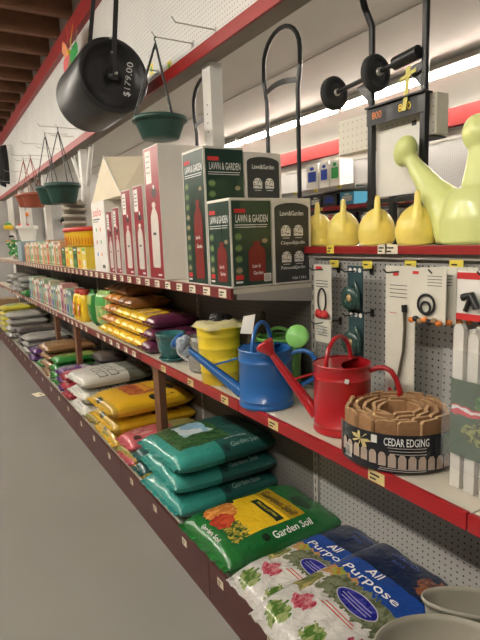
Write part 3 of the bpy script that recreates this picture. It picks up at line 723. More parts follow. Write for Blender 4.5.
# white planter on cartons, leafy things
b = MB(); b.lathe([(.001,0),(.10,0),(.135,.17),(.16,.172),(.16,.215),(.145,.215),(.13,.17)], mat('white_planter_plastic', (.72,.70,.64), .4), 4, sx=1.1, smooth=False)
o = b.build('square_planter', None, (1.22,7.95,ZU+.285), .4); tag(o, 'white square planter standing above the cartons on the upper shelf', 'planter')
b = MB(); b.bbox((-.17,-.17,0), (.17,.17,.28), PB, .003); tag(b.build('cardboard_box', None, (1.25,7.90,ZU+.003)), 'blue grey carton under the white square planter', 'box')
LEAFM = [mat('leaf_green_a', (.03,.20,.05), .45), mat('leaf_green_b', (.08,.32,.08), .45), mat('petal_white', (.65,.62,.55), .5), mat('petal_orange', (.65,.30,.05), .5)]
def bouquet(loc, sy, h, label, palette):
    r = empty('artificial_plant', loc); groups = {}
    b = MB(); b.lathe([(.001,0),(.05,0),(.065,.07),(.06,.07)], PT, 12); b.build('pot', r)
    f = MB(); g_ = MB()
    for q in range(60):
        a = random.uniform(0, 2*PI); rr = random.uniform(.01, sy); hh = random.uniform(.06, h); c = V3((math.cos(a)*rr, math.sin(a)*rr, hh)); d = V3((random.uniform(-1,1), random.uniform(-1,1), random.uniform(-.3,1))).normalized(); s_ = random.uniform(.02,.04)
        (g_ if q % 4 == 0 else f).ball(c, (s_*.7, s_*.18, s_), palette[q % 2] if q % 4 else palette[2+(q//4) % 2], 5, d)
    for q in range(6):
        a = q; f.tube([(0,0,.05), (math.cos(a)*sy*.6, math.sin(a)*sy*.6, h*.8)], .003, palette[0], 5)
    f.build('foliage', r); g_.build('flowers', r); tag(r, label, 'plant')
for i, yy in enumerate((8.25, 8.62, 9.0, 9.4)):
    bouquet((1.23, yy, ZU+.002), .15, .30, ['leafy green artificial plant next to the white planter', 'artificial plant with white and orange petals, second past the white planter', 'artificial plant third past the white planter', 'artificial plant at the far end of the upper shelf'][i], LEAFM)
# grey pile at far end of middle shelf
zz = 0
for i in range(12):
    small_bag(F_GY if i % 5 else F_DK, .34,.34,.09, (1.24+.03*(i % 2), 8.15+.42*(i//3), ZM+.004+.087*(i % 3)), random.uniform(-.3,.3), 'gravel_bag', 'grey bag in the jumbled far pile on the middle shelf', 'grey bags piled far along the middle shelf')
small_bag(F_GRN, .30,.24,.10, (1.2, 7.76, ZM+.004), .1, 'garden_bag', 'green bag beside the last slim cartons on the middle shelf')

# ------------------------------------------------------------------ watering cans (metal)
def ang_of(v): return math.atan2(v[1], v[0])
def watering_can(loc, R, H, m_, dirv, spout, rose_r, label, tilt_rose=None, back_r=.085, top_h=.10, inner=None, name='watering_can', wrapped=False, top_ang=None):
    r = empty(name, loc); d = V3((dirv[0], dirv[1], 0)).normalized(); inn = inner or m_
    b = MB()
    b.lathe([(.001,0),(R*.97,0),(R,.004),(R,.012),(R*.97,.016),(R*.96,H*.12),(R*.975,H*.125),(R*.96,H*.13),(R*.955,H*.78),(R*.975,H*.79),(R*.975,H*.80),(R*.955,H*.81),(R*.95,H*.96),(R*.97,H*.97),(R*.97,H*.99),(R*.95,H)], m_, 36)
    b.build('body', r)
    t = MB()   # half lid toward the spout, open at the back
    n = 24; a0 = ang_of(d)
    pts = [V3((math.cos(a0+a)*R*.945, math.sin(a0+a)*R*.945, H-.004)) for a in [(-PI*.62)+PI*1.24*q/n for q in range(n+1)]]
    op = [pts[-1] + (pts[0]-pts[-1])*(q/8) + d*(math.sin(PI*q/8))*R*.35 for q in range(1, 8)]
    t.add([p + V3((0,0,.0)) for p in pts+op] , [tuple(range(len(pts+op)))], m_)
    t.add([p - V3((0,0,.003)) for p in pts+op] , [tuple(range(len(pts+op)))[::-1]], m_)
    t.build('lid', r)
    tip = V3(spout); base = d*R*.92+V3((0,0,H*.16))
    s = MB(); mid = [base.lerp(tip, q/6) for q in range(7)]
    s.tube(mid, [R*.23-(R*.23-.012)*q/6 for q in range(7)], m_, 14); sd = (tip-base).normalized()
    s.build('spout', r)
    rd = V3(tilt_rose).normalized() if tilt_rose else sd
    rs = MB(); rs.lathe([(.011,-.035),(.018,-.02),(rose_r,.012),(rose_r,.02),(rose_r*.9,.026),(.001,.03)], inn, 22, c=tip+rd*.02, axis=rd)
    if wrapped:
        pass
    rs.build('rose', r)
    br = MB(); a_ = d*R*.93+V3((0,0,H*.80)); c_ = base.lerp(tip, .55); br.strip([a_, c_], .008, .008, (0,0,1), m_); br.build('brace', r)
    h = MB(); s2 = V3((-d.y, d.x, 0))
    o0 = -d*R*.93; hp = [o0+V3((0,0,H*.9)) + (-d*back_r*math.sin(PI*q/12)*1.0) + V3((0,0,.035*math.sin(PI*min(1,q/5))-H*.62*(q/12)**1.2)) for q in range(13)]
    h.tube(hp, .0095, m_, 10); h.build('back_handle', r)
    tp = MB(); ta = top_ang if top_ang is not None else a0; e = V3((math.cos(ta), math.sin(ta), 0))
    tp.tube([e*R*.80*math.cos(PI*q/14) + d*R*.12 + V3((0,0,H-.01+top_h*math.sin(PI*q/14))) for q in range(15)], .0085, m_, 10)
    tp.build('top_handle', r)
    tag(r, label, 'watering can'); return r
BLUE = mat('blue_enamel', (.015,.12,.38), .28, noise_amt=.08, coat=.5)
CANR = mat('red_can_enamel', (.40,.008,.014), .28, noise_amt=.08, coat=.5)
GRNC = mat('green_can_enamel', (.14,.42,.08), .35, coat=.4)
can_b = watering_can((1.165,1.785,ZM+.002), .118, .245, BLUE, (-.50,.60), (-.235,.305,.235), .042, 'blue metal watering can standing between the yellow bucket and the red can', back_r=.12, top_h=.115, top_ang=.56)
can_r = watering_can((1.225,1.375,ZM+.002), .106, .25, CANR, (-.50,.80), (-.15,.235,.265), .038, 'red metal watering can standing beside the cedar roll', back_r=.105, top_h=.10, top_ang=.30)
can_g = watering_can((1.375,1.985,ZM+.002), .105, .235, GRNC, (.15,-.75), (-.075,-.26,.275), .05, 'green metal watering can behind the blue one, with a pale green rose', tilt_rose=(-.75,-.6,.35), back_r=.06, top_h=.05, inner=mat('pale_green_rose', (.22,.55,.14), .35))
# pale plastic film wrapped round the blue can's rose
w = MB(); wm = mat('milky_film', (.42,.48,.55), .25, coat=.4, noise_amt=.4, scale=30, bump=.8)
c0 = V3((-.235,.305,.24))
for q in range(7): w.ball(c0+V3((random.uniform(-.02,.02), random.uniform(-.02,.02), random.uniform(-.025,.02))), (.026,.02,.034), wm, 6, (random.uniform(-1,1), random.uniform(-1,1), 1))
w.build('plastic_wrap', can_b)
w = MB(); hp = V3((-.05,.06,.335)); 
vs = [hp+V3(v) for v in ((-.022,.018,-.035),(.012,-.024,-.035),(.024,-.032,.045),(-.008,.012,.035),(-.017,.026,-.033),(.018,-.016,-.033),(.030,-.024,.047),(-.002,.020,.037))]
w.add(vs, [(0,1,2,3),(7,6,5,4),(0,4,5,1),(1,5,6,2),(2,6,7,3),(3,7,4,0)], PAPER); w.build('hang_tag', can_b)
w = MB(); F = ((-.104,.02,.185), V3((-.18,-.98,0)).normalized(), (0,0,1)); 
stk = V3((-.62,-.785,0)); F = (stk*.105+V3((-.785*-.0,.0,.195)), V3((.785,-.62,0)), V3((0,0,1))); w.fpoly(F, [(0,.005),(.014,0),(.018,.016),(.004,.02)], PAPER, .001); w.build('price_sticker', can_r)
# yellow bucket with wrap
r = empty('metal_bucket', (1.175,2.215,ZM+.002)); YB = mat('yellow_bucket_enamel', (.80,.60,.03), .35, coat=.4)
b = MB(); R_ = .108; pr = [(.001,0),(R_*.82,0),(R_*.84,.004)]
for q in range(1, 5): z_ = .06*q; rr = R_*(.84+.16*z_/.28); pr += [(rr,z_-.004),(rr+.003,z_),(rr,z_+.004)]
pr += [(R_,.272),(R_+.004,.276),(R_+.004,.284),(R_-.002,.284),(R_*.86,.05)]
b.lathe(pr, YB, 32); b.build('body', r)
w = MB(); fm = mat('yellow_tissue', (.58,.52,.28), .4, coat=.3, bump=.9, noise_amt=.3)
top_, bot_ = bag_surf(.21,.21,.06, 4.4, .02)
vs = []; n = 14
for i in range(n+1):
    for j in range(n+1): vs.append(top_(i/n*2-1, j/n*2-1)+V3((0,0,.25)))
w.add(vs, [(i*(n+1)+j,(i+1)*(n+1)+j,(i+1)*(n+1)+j+1,i*(n+1)+j+1) for i in range(n) for j in range(n)], fm, smooth=True); w.build('tissue_wrap', r)
w = MB(); fdk = mat('black_film', (.02,.02,.02), .25, coat=.5, bump=.8)
for q in range(6): w.ball((.04+random.uniform(-.04,.04), random.uniform(-.02,.08), .305+random.uniform(-.01,.01)), (.025,.012,.035), fdk, 6, (1, random.uniform(-1,1), random.uniform(-.3,.3)))
w.build('plastic_wrap', r)
tag(r, 'yellow ribbed metal bucket stuffed with crumpled wrapping behind the blue can', 'bucket')
# brown cone shape behind
b = MB(); b.tube([(0,0,0), (.0,-.02,.10), (.0,-.05,.22), (0,-.11,.33)], [.05,.055,.045,.012], mat('olive_brown_cloth', (.13,.10,.05), .8), 12); tag(b.build('burlap_roll', None, (1.40,2.26,ZM+.002)), 'dark olive burlap roll standing behind the yellow bucket', 'roll')
# galvanised pitcher in film
r = empty('watering_pitcher', (1.20,2.47,ZM+.002)); GZ = mat('galvanised_grey', (.38,.38,.36), .25, metal=.4, noise_amt=.4, scale=30, bump=.6)
b = MB(); b.lathe([(.001,0),(.062,0),(.070,.01),(.072,.08),(.064,.16),(.070,.19),(.066,.19),(.06,.15)], GZ, 24); b.build('body', r)
h = MB(); h.tube([V3((-.045-.05*math.sin(PI*q/10), .045+.05*math.sin(PI*q/10), .165-.12*q/10)) for q in range(11)], .008, mat('milky_handle', (.6,.62,.6), .3), 8); h.build('handle', r)
tag(r, 'grey galvanised pitcher between the teal planters and the yellow bucket', 'pitcher')
# teal ceramic planters
TC = mat('teal_glaze', (.035,.16,.16), .2, coat=.6, noise_amt=.5, scale=40, bump=.3)
for i, (x, y, lb) in enumerate(((1.165,2.80,'teal glazed planter on a saucer at the front of the middle shelf'), (1.38,2.62,'teal glazed planter at the back behind the galvanised pitcher'))):
    r = empty('ceramic_planter', (x, y, ZM+.002))
    b = MB(); b.lathe([(.05,.018),(.062,.03),(.078,.08),(.084,.15),(.09,.152),(.09,.166),(.08,.166),(.074,.10),(.001,.09)], TC, 28); b.build('pot', r)
    s = MB(); s.lathe([(.001,0),(.06,0),(.078,.02),(.074,.022),(.055,.012),(.001,.012)], TC, 28); s.build('saucer', r); tag(r, lb, 'planter')

# ------------------------------------------------------------------ cedar edging roll
CED = mat('cedar_wood', (.36,.19,.085), .7, noise_amt=.3, scale=30, bump=.3)
CEDT = mat('cedar_end_grain', (.46,.29,.15), .75, noise_amt=.25, scale=40)
r = empty('cedar_edging_roll', (1.232,1.120,ZM+.002)); R_ = .178; H_ = .152
b = MB(); th = 0.0; rad = R_-.012; k = 0
while rad > .045:
    w_ = .062; da = w_/rad
    c = V3((math.cos(th)*rad, math.sin(th)*rad, 0)); t = V3((-math.sin(th), math.cos(th), 0)); nn = V3((math.cos(th), math.sin(th), 0)); t = (t+nn*random.uniform(-.30,.30)).normalized(); nn = V3((t.y,-t.x,0))
    hh = H_+random.uniform(-.003,.003); hw = w_*.50; tk = .0055; pk = .007
    pr = [(-hw,0),(hw,0),(hw,hh-pk),(hw*.8,hh),(-hw*.8,hh),(-hw,hh-pk)]
    vs = [c+t*x+nn*tk*s_+V3((0,0,z)) for s_ in (-1,1) for x, z in pr]
    b.add(vs, [(5,4,3,2,1,0),(6,7,8,9,10,11)], CED)
    b.add(vs, [(i_, (i_+1) % 6, (i_+1) % 6+6, i_+6) for i_ in range(6)], CEDT)
    th += da*1.04; rad = R_-.012-.027*th/(2*PI); k += 1
b.build('cedar_strips', r)
def cyl(a, z, off=.001): return V3((math.cos(a)*(R_+.004+off), math.sin(a)*(R_+.004+off), z))
def band(a0, a1, z0f, z1f, m_, off, mb, n=40):
    vs = []
    for q in range(n+1):
        a = a0+(a1-a0)*q/n; vs += [cyl(a, z0f(q/n) if callable(z0f) else z0f, off), cyl(a, z1f(q/n) if callable(z1f) else z1f, off)]
    mb.add(vs, [(2*q,2*q+2,2*q+3,2*q+1) for q in range(n)], m_, smooth=True)
A0 = math.radians(150); A1 = math.radians(325)     # reading left to right = increasing angle (seen from -X-Y side)
l = MB(); band(A0, A1, .006, .122, mat('black_label_film', (.012,.013,.02), .25, coat=.5), .0, l)
ac = (A0+A1)/2
def tx(s_, a, z, h, w, m_): l.mtext(lambda x, y: cyl(a+x/R_, z+y, .003), s_, 0, 0, h, m_, w=w)
acam = math.atan2(-1.12,-1.232)  # toward the camera
tx('CEDAR EDGING', acam+.14, .101, .024, .125, INKW)
l2 = [cyl(acam-.42+.10*q, z_, .003) for q in range(2) for z_ in (.092,.116)]; l.add(l2, [(0,2,3,1)], PAPER)
for q in range(3): band(acam-.15+.02*q, acam+.45, .082-.009*q, .0845-.009*q, mat('grey_ink', (.35,.32,.30), .5), .003, l, 8)
PK = mat('picket_print', (.42,.33,.27), .5)
for q in range(17):
    a = A0+.25+q*.155; zc = .040+.012*math.cos((a-acam)*1.3)
    vs = [cyl(a-.062,zc-.014,.003), cyl(a+.062,zc-.014,.003), cyl(a+.062,zc+.018,.003), cyl(a+.03,zc+.028,.003), cyl(a-.03,zc+.028,.003), cyl(a-.062,zc+.018,.003)]
    l.add(vs, [tuple(range(6))], PK)
LY = mat('lily_print', (.62,.50,.22), .5)
for q in range(7):
    a = acam-.62+.085*math.cos(q*.9)*1.4; z_ = .092+.018*math.sin(q*.9)
    vs = [cyl(acam-.62,.092,.0032), cyl(a-.03,z_-.006,.0032), cyl(a+math.cos(q*.9)*.09,z_+.008*math.sin(q*.9),.0032), cyl(a+.02,z_+.006,.0032)]; l.add(vs, [(0,1,2,3)], LY)
[band(acam-.3+.02*q, acam+.45, .012+.006*q, .015+.006*q, mat('grey_ink', (.35,.32,.30), .5), .003, l, 8) for q in range(2)]
band(acam-1.0, acam-.82, .02, .06, PAPER, .003, l, 4)
for q in range(7): band(acam-.985+.022*q, acam-.976+.022*q, .022, .058, BLACK, .004, l, 1)
band(acam+.75, acam+1.2, .06, .12, mat('dark_leaf_print', (.05,.12,.05), .5), .003, l, 6)
l.build('paper_label', r)
tag(r, 'rolled cedar picket edging with a black paper label at the front of the middle shelf', 'garden edging')

# ------------------------------------------------------------------ white picket pack (film wrapped)
r = empty('picket_fence_pack', (1.225,.812,ZM+.002)); WP = mat('white_picket_plastic', (.62,.60,.55), .45)
for i, (dx, dy, hh) in enumerate(((-.045,.050,.455),(-.020,.028,.44),(-.045,.006,.435),(-.02,-.018,.45),(-.045,-.040,.44),(-.02,-.065,.445),(-.045,-.09,.45),(-.01,-.12,.43),(.03,.04,.44),(.03,-.03,.43),(.03,-.10,.43))):
    b = MB(); w_ = .015; pts = [(-w_,0),(w_,0),(w_,hh-.012),(w_*.55,hh),(-w_*.55,hh),(-w_,hh-.012)]
    vs = [V3((dx+s_*.008, dy+x, z)) for s_ in (-1,1) for x, z in pts]
    b.add(vs, [(5,4,3,2,1,0),(6,7,8,9,10,11)]+[(i_,(i_+1) % 6,(i_+1) % 6+6,i_+6) for i_ in range(6)], WP); b.build('picket', r)
b = MB(); pm = print_mat('flower_label', (.04,.08,.04), [('well',.6,.75,.3,.2,((.02,.10,.02),(.10,.22,.06),9)), ('wrect',.0,.55,1.0,.66,(.45,.03,.05)), ('well',.6,.35,.45,.2,((.03,.04,.03),(.25,.28,.08),14)), ('well',.9,.42,.15,.10,(.6,.5,.08)), ('wrect',.0,.60,.6,.64,(.6,.6,.6))], wob=.03)
b.add([(-.062,.062,.10),(-.062,-.19,.10),(-.062,-.19,.31),(-.062,.062,.31)], [(0,1,2,3)], pm, uvs=[(0,0),(1,0),(1,1),(0,1)])
b.add([(-.062,.062,.10),(-.062,.062,.31),(.06,.075,.31),(.06,.075,.10)], [(0,1,2,3)], pm, uvs=[(0,0),(0,1),(.5,1),(.5,0)])
b.build('paper_label', r)
f = MB(); FM = film_mat('clear_film', alpha=.13); vs = []; n = 26
ring = [(-.068,.085),(-.068,-.20),(.07,-.20),(.07,.085)]
P_ = []
for q in range(4):
    a_, c_ = ring[q], ring[(q+1) % 4]
    for t_ in range(6): P_.append((a_[0]+(c_[0]-a_[0])*t_/6, a_[1]+(c_[1]-a_[1])*t_/6))
for i in range(n+1):
    z_ = .06+.33*i/n
    for (x, y) in P_: k_ = noise.noise(V3((x*30,y*30,z_*18)))*.008; vs.append((x+k_, y+k_, z_))
m = len(P_); f.add(vs, [(i*m+j, i*m+(j+1) % m, (i+1)*m+(j+1) % m, (i+1)*m+j) for i in range(n) for j in range(m)], FM, smooth=True); f.build('plastic_wrap', r)
tag(r, 'bundle of white pickets in clear film with a flower label, beside the cedar roll', 'fence')

# ------------------------------------------------------------------ hanging blister packs on pegboard
def peg_hook(x, y, z, L=.16, name='peg_hook', label='short dark peg hook on the grey pegboard', group='peg hooks on the grey pegboard', m_=None, tagc=None, up=.012, tagoff=0):
    r = empty(name, (x, y, z)); b = MB(); m_ = m_ or DARK
    b.tube([(0,0,0), (-L*.9,0,0), (-L,0,up)], .0028, m_, 6); b.box((-.004,-.008,-.02), (0,.008,.012), m_); b.build('wire', r)
    if tagc: t = MB(); t.box((-.026,-.026,.006), (-.024,.026,.036), tagc); F = ((-.026,.026,.006), (0,-1,0), (0,0,1)); t.frect(F, .008,.012,.03,.017, BLACK); t.build('price_tag', r)
    tag(r, label, 'hook', group); return r
PKW = mat('pack_cream', (.66,.64,.55), .45, coat=.3); CLR = film_mat('blister_film', alpha=.25)
HOOKX = XB-.001
for (y, z, tc_) in ((1.70,1.44,TAG_Y), (1.505,1.44,TAG_Y), (1.29,1.445,TAG_Y), (1.10,1.45,TAG_Y), (1.50,1.27,None), (1.69,1.215,None), (.93,1.45,None)):
    peg_hook(HOOKX, y, z, .16, tagc=tc_)
def ring_pts(cx, cy, cz, ry, rz_, n=20, a0=0, a1=2*PI): return [(cx, cy+ry*math.cos(a0+(a1-a0)*q/n), cz+rz_*math.sin(a0+(a1-a0)*q/n)) for q in range(n+1)]
# pack A (left, bag with wire loop and red fittings)
r = empty('trimmer_line_pack', (HOOKX-.09,1.70,1.44)); b = MB(); b.box((0,-.055,-.25), (.003,.055,.02), PKW); F = ((0,.055,-.25), (0,-1,0), (0,0,1)); b.frect(F,.01,.25,.05,.262,INKR); [b.frect(F,.01,.20-.012*q,.09,.203-.012*q,CHARC) for q in range(3)]; b.build('card', r)
c = MB(); c.tube(ring_pts(-.006,.0,-.13,.026,.05), .0035, DARK, 6); [c.ball((-.015,random.uniform(-.035,.035),-.20+random.uniform(-.02,.02)), (.012,.014,.016), INKR, 6) for q in range(6)]; c.build('fittings', r)
tag(r, 'cream card pack with a black wire loop and red fittings, left end of the pegboard', 'blister pack')
r = empty('sprayer_parts_pack', (HOOKX-.10,1.69,1.215)); b = MB(); b.box((0,-.05,-.085), (.003,.05,.015), PKW); F = ((0,.05,-.085), (0,-1,0), (0,0,1)); [b.frect(F,.01,.03+.012*q,.08,.033+.012*q,CHARC) for q in range(4)]; b.build('card', r)
c = MB(); c.ball((-.01,0,-.03), (.01,.02,.02), CLR, 6); c.build('bubble', r); tag(r, 'small cream card pack hanging under the red fitting pack', 'blister pack')
# pack B: dark green card with coiled tape
def coil_pack(y, z, label, dz=1.0):
    r = empty('coil_pack', (HOOKX-.09, y, z)); b = MB(); b.box((0,-.042,-.165*dz), (.003,.042,.02), mat('teal_card', (.02,.06,.07), .4, coat=.3)); F = ((0,.05,-.175), (0,-1,0), (0,0,1)); [b.fell(F, .024+.026*q,.178,.009,.009,PAPER) for q in range(3)]; b.build('card', r)
    c = MB(); c.lathe([(.018,0),(.045,0),(.047,.012),(.045,.024),(.018,.024),(.016,.012),(.018,0)], mat('dark_green_coil', (.02,.06,.05), .35, coat=.4), 22, c=(-.028,.008,-.105*dz), axis=(1,0,0)); c.ball((-.02,.008,-.105*dz), (.014,.016,.016), mat('tan_core', (.45,.30,.13), .5), 6)
    c.tube([(-.02,-.02,-.04),(-.025,-.045,-.08),(-.02,-.04,-.14)], .008, mat('dark_green_coil', (.02,.06,.05), .35), 6); c.build('coil', r); tag(r, label, 'blister pack')
coil_pack(1.505, 1.44, 'dark green card pack with a coiled spool, upper of the two'); coil_pack(1.50, 1.265, 'dark green card pack with a coiled spool, lower of the two')
# pack C: long cream hose pack
r = empty('sprayer_hose_pack', (HOOKX-.085,1.29,1.445)); b = MB(); b.box((0,-.075,-.49), (.004,.06,.02), PKW); F = ((0,.06,-.49), (0,-1,0), (0,0,1)); b.frect(F,.035,.475,.06,.487,INKR); [b.frect(F,.02,.44-.014*q,.10,.4425-.014*q,CHARC) for q in range(4)]; b.frect(F,.02,.34,.055,.342,INKR); b.fell(F,.025,.05,.01,.01,INKR); b.build('card', r)
c = MB(); c.tube([(-.008,-.035,-.13),(-.010,-.04,-.20),(-.010,-.035,-.28),(-.010,-.015,-.37),(-.010,.0,-.44)], .0055, mat('olive_hose', (.10,.08,.05), .5), 8); c.tube([(-.008,-.034,-.115),(-.008,-.036,-.14)], .010, DARK, 8); c.build('hose', r)
tag(r, 'long cream pack holding a thin brown sprayer hose, in the middle of the pegboard', 'blister pack')
# packs D: ring packs, four deep
for i in range(4):
    r = empty('gasket_ring_pack', (HOOKX-.145+.033*i,1.115-.012*i,1.445)); b = MB(); b.box((0,-.07,-.155), (.003,.07,.02), PKW); F = ((0,.07,-.155), (0,-1,0), (0,0,1)); b.frect(F,.01,.155,.035,.165,INKR); [b.frect(F,.07,.15-.01*q,.125,.152-.01*q,CHARC) for q in range(4)]; b.build('card', r)
    c = MB(); c.tube(ring_pts(-.006,.0,-.095,.032,.032)[:-1], .004, RUBBER, 6, closed=True); c.tube(ring_pts(-.008,.0,-.105,.018,.018)[:-1], .004, RUBBER, 6, closed=True)
    for q in range(7): c.ball((-.012,-.055+.018*q,-.150+.006*(q % 2)), (.010,.012,.010), [INKO, KRAFT, DARK][q % 3], 6)
    c.build('rings', r); tag(r, 'cream pack with black rubber rings, %s of four on one hook' % ['frontmost', 'second', 'third', 'rearmost'][i], 'blister pack')
r = empty('nozzle_pack', (HOOKX-.12,.965,1.44)); b = MB(); b.box((0,-.06,-.13), (.003,.06,.02), PAPER); F = ((0,.06,-.13), (0,-1,0), (0,0,1)); b.frect(F,0,.125,.12,.145,INKR); b.frect(F,0,.0,.12,.02,INKR); b.build('card', r)
c = MB(); c.tube([(-.012,.03,-.06),(-.014,.0,-.05),(-.014,-.02,-.09)], .012, DARK, 8); c.tube([(-.012,.0,-.05),(-.012,.02,-.10)], .008, DARK, 8); c.build('nozzle', r); tag(r, 'red and white card pack with a black nozzle at the right edge', 'blister pack')

# ------------------------------------------------------------------ yellow moulded watering cans on ledge
YP = mat('yellow_moulded_plastic', (.90,.73,.17), .38, noise_amt=.06, coat=.2)
proto = None
ylab = ['half hidden behind the charcoal carton', 'first fully seen from the left', 'in front of the white panel', 'beside the big lime can', 'mostly hidden behind the lime can']
def voxel(o, size=.006, sm=6):
    m_ = o.modifiers.new('r', 'REMESH'); m_.mode = 'VOXEL'; m_.voxel_size = size; m_.use_smooth_shade = True
    s_ = o.modifiers.new('s', 'SMOOTH'); s_.iterations = sm; s_.factor = .5
for i, y in enumerate((1.94, 1.765, 1.565, 1.365, 1.35)):
    if proto is None:
        b = MB()
        b.lathe([(.001,0),(.055,0),(.070,.006),(.079,.035),(.079,.065),(.072,.095),(.058,.120),(.038,.140),(.018,.152),(.001,.155)], YP, 28, sx=.9)
        b.tube([(-.048,0,.01),(-.056,0,.06),(-.050,0,.11),(-.036,0,.155),(-.030,0,.195)], [.012,.018,.020,.0145,.0115], YP, 14)
        b.ball((-.030,0,.195), .0118, YP, 6); b.tube([(.05,0,.03),(.085,0,.07),(.08,0,.12),(.03,0,.145),(.0,0,.14)], .010, YP, 10)
        proto = b.build('moulded_watering_can'); voxel(proto, .004, 5); o = proto
    else: o = proto.copy(); COL.objects.link(o)
    o.location = (1.585+.135*(i == 4), y, 1.532); o.scale = (.95, .95, .98); o.rotation_euler = (0,0,.78+.03*i)
    tag(o, 'small yellow plastic watering can, ' + ylab[i], 'watering can', 'yellow moulded watering cans on the top ledge')
# lime green big can
LIME = mat('lime_plastic', (.70,.76,.30), .4, noise_amt=.06, coat=.2)
b = MB(); b.lathe([(.001,0),(.11,0),(.125,.01),(.125,.09),(.11,.15),(.09,.19),(.001,.195)], LIME, 32, c=(0,0,0))
b.tube([(.0,.06,.05),(.0,.13,.14),(.0,.20,.21),(.0,.275,.30),(.0,.31,.345)], [.10,.075,.050,.032,.026], LIME, 18); b.ball((-.003,.325,.365), (.046,.046,.062), LIME, 10, (0,-.3,1))
b.tube([(0,-.03,.10),(0,-.02,.20),(0,-.01,.28),(0,.0,.34)], [.10,.075,.052,.036], LIME, 18); b.ball((-.002,.005,.375), (.054,.056,.066), LIME, 10, (0,.2,1))
b.tube([(0,-.04,.36),(0,-.09,.30),(0,-.12,.2),(0,-.10,.08)], [.025,.03,.03,.03], LIME, 12)
o = b.build('moulded_watering_can', None, (1.655,1.155,1.532), .0); voxel(o, .006, 8); tag(o, 'large lime green plastic watering can with bulb ended spout at the right edge', 'watering can')

# ------------------------------------------------------------------ hand trucks
def hand_truck(loc, w, h, label, band=True, wheel_z=.10, bend=.0, rot=0, loop=True, plate=True):
    r = empty('hand_truck', loc, rot); f = MB(); hw = w/2
    if loop:
        pts = [(0,hw*.86,0),(0,hw*.86,h*.70),(0,hw*1.0,h*.80)] + [(0, hw*math.cos(PI*q/12)*1.0, h*.87+h*.13*math.sin(PI*q/12)*1.0) for q in range(0,13)] + [(0,-hw*1.0,h*.80),(0,-hw*.86,h*.70),(0,-hw*.86,0)]
        f.tube(pts, .0125, DARK, 10)
    else:
        for s_ in (-1, 1): f.tube([(0,s_*hw,0),(0,s_*hw,h*.62),(bend,s_*hw,h)], .016, DARK, 10)
    f.build('frame', r)
    if band: c = MB(); c.strip([(-.01-.01*math.sin(PI*q/8), hw*.86-w*.86*q/8, h*.74+.018*math.sin(PI*q/8)) for q in range(9)], .03, .003, (0,0,1), DARK); c.build('crossbar', r)
    a = MB(); a.tube([(.03,hw+.08,wheel_z),(.03,-hw-.08,wheel_z)], .009, ZINC, 8); a.build('axle', r)
    for s_ in (-1, 1):
        wl_ = MB(); wl_.lathe([(.012,-.022),(.03,-.024),(.05,-.014),(.055,-.022),(.075,-.022),(.084,-.01),(.084,.01),(.075,.022),(.055,.022),(.05,.014),(.03,.024),(.012,.022)], RUBBER, 26, c=(.03,s_*(hw+.05),wheel_z), axis=(0,1,0)); wl_.lathe([(.001,-.026),(.02,-.026),(.02,.026),(.001,.026)], ZINC, 12, c=(.03,s_*(hw+.05),wheel_z), axis=(0,1,0)); wl_.build('wheel', r)
    if plate: p = MB(); p.bbox((-.20,-hw,-.0), (.0,hw,.008), DARK, .002); p.build('toe_plate', r)
    tag(r, label, 'hand truck'); return r
hand_truck((1.76,2.455,1.532), .34, 1.165, 'black hand truck with a looped handle standing behind the charcoal carton', rot=0)
hand_truck((1.72,3.28,1.532), .38, 1.14, 'black hand truck with a looped handle half hidden by the white post')
# display rack with upper truck on it
r = empty('steel_rack', (1.70,1.585,1.532))
for (x, y, hh) in ((0,.125,.575), (0,-.155,.575), (0,.0,.20)):
    b = MB(); b.bbox((x-.013,y-.013,0), (x+.013,y+.013,hh), DARK, .002); b.build('leg', r)
b = MB(); b.bbox((-.012,-.20,.175), (.012,.145,.195), DARK, .002); b.build('crossbar', r)
b = MB(); b.bbox((-.03,-.17,.575), (.028,.14,.583), DARK, .002); b.bbox((-.016,-.17,.505), (-.012,.14,.575), DARK, .001); b.build('rack_top', r)
F = ((-.0165,.14,.505), (0,-1,0), (0,0,1))
b = MB(); b.frect(F,.015,.005,.11,.065,BLACK); b.ftext(F, '800', .06, .038, .030, INKO, w=.055); b.build('capacity_label', r)
b = MB(); b.frect(F,.15,.005,.27,.065,BLACK); b.ftext(F, '800', .21, .038, .030, INKY, w=.065); b.build('capacity_label', r)
b = MB(); b.bbox((.016,-.125,.205), (.026,.115,.47), PAPER, .002); b.build('white_panel', r)
b = MB(); b.bbox((.030,-.17,.414), (.11,.14,.420), DARK, .002); b.build('ledge', r)
tag(r, 'black steel rack with yellow numbers carrying the upper hand truck', 'rack')
r = empty('hand_truck', (1.70,1.585,2.118)); f = MB()
for (y, ) in ((.125,),(-.155,)): f.tube([(0,y,0),(0,y,.32),(-.03,y+.015,.40),(-.10,y+.03,.66)], .0145, DARK, 10)
f.build('frame', r)
a = MB(); a.tube([(-.02,.36,.105),(-.02,-.10,.135)], .011, DARK, 8); a.tube([(-.02,.32,.108),(-.02,.38,.106)], .014, ZINC, 8); a.tube([(-.02,.05,.125),(-.02,.12,.122)], .014, ZINC, 8); a.tube([(-.02,-.02,.13),(-.02,-.14,.14)], .026, DARK, 10); a.build('axle', r)
for y, zc in ((.345,.107), (.085,.124)):
    w_ = MB(); w_.lathe([(.012,-.018),(.034,-.02),(.050,-.012),(.054,-.020),(.066,-.020),(.074,-.01),(.074,.01),(.066,.020),(.054,.020),(.050,.012),(.034,.02),(.012,.018)], RUBBER, 26, c=(-.02,y,zc), axis=(0,1,0)); w_.lathe([(.001,-.026),(.016,-.026),(.016,.026),(.001,.026)], ZINC, 12, c=(-.02,y,zc), axis=(0,1,0)); w_.build('wheel', r)
YS = mat('yellow_strap', (.62,.55,.12), .5)
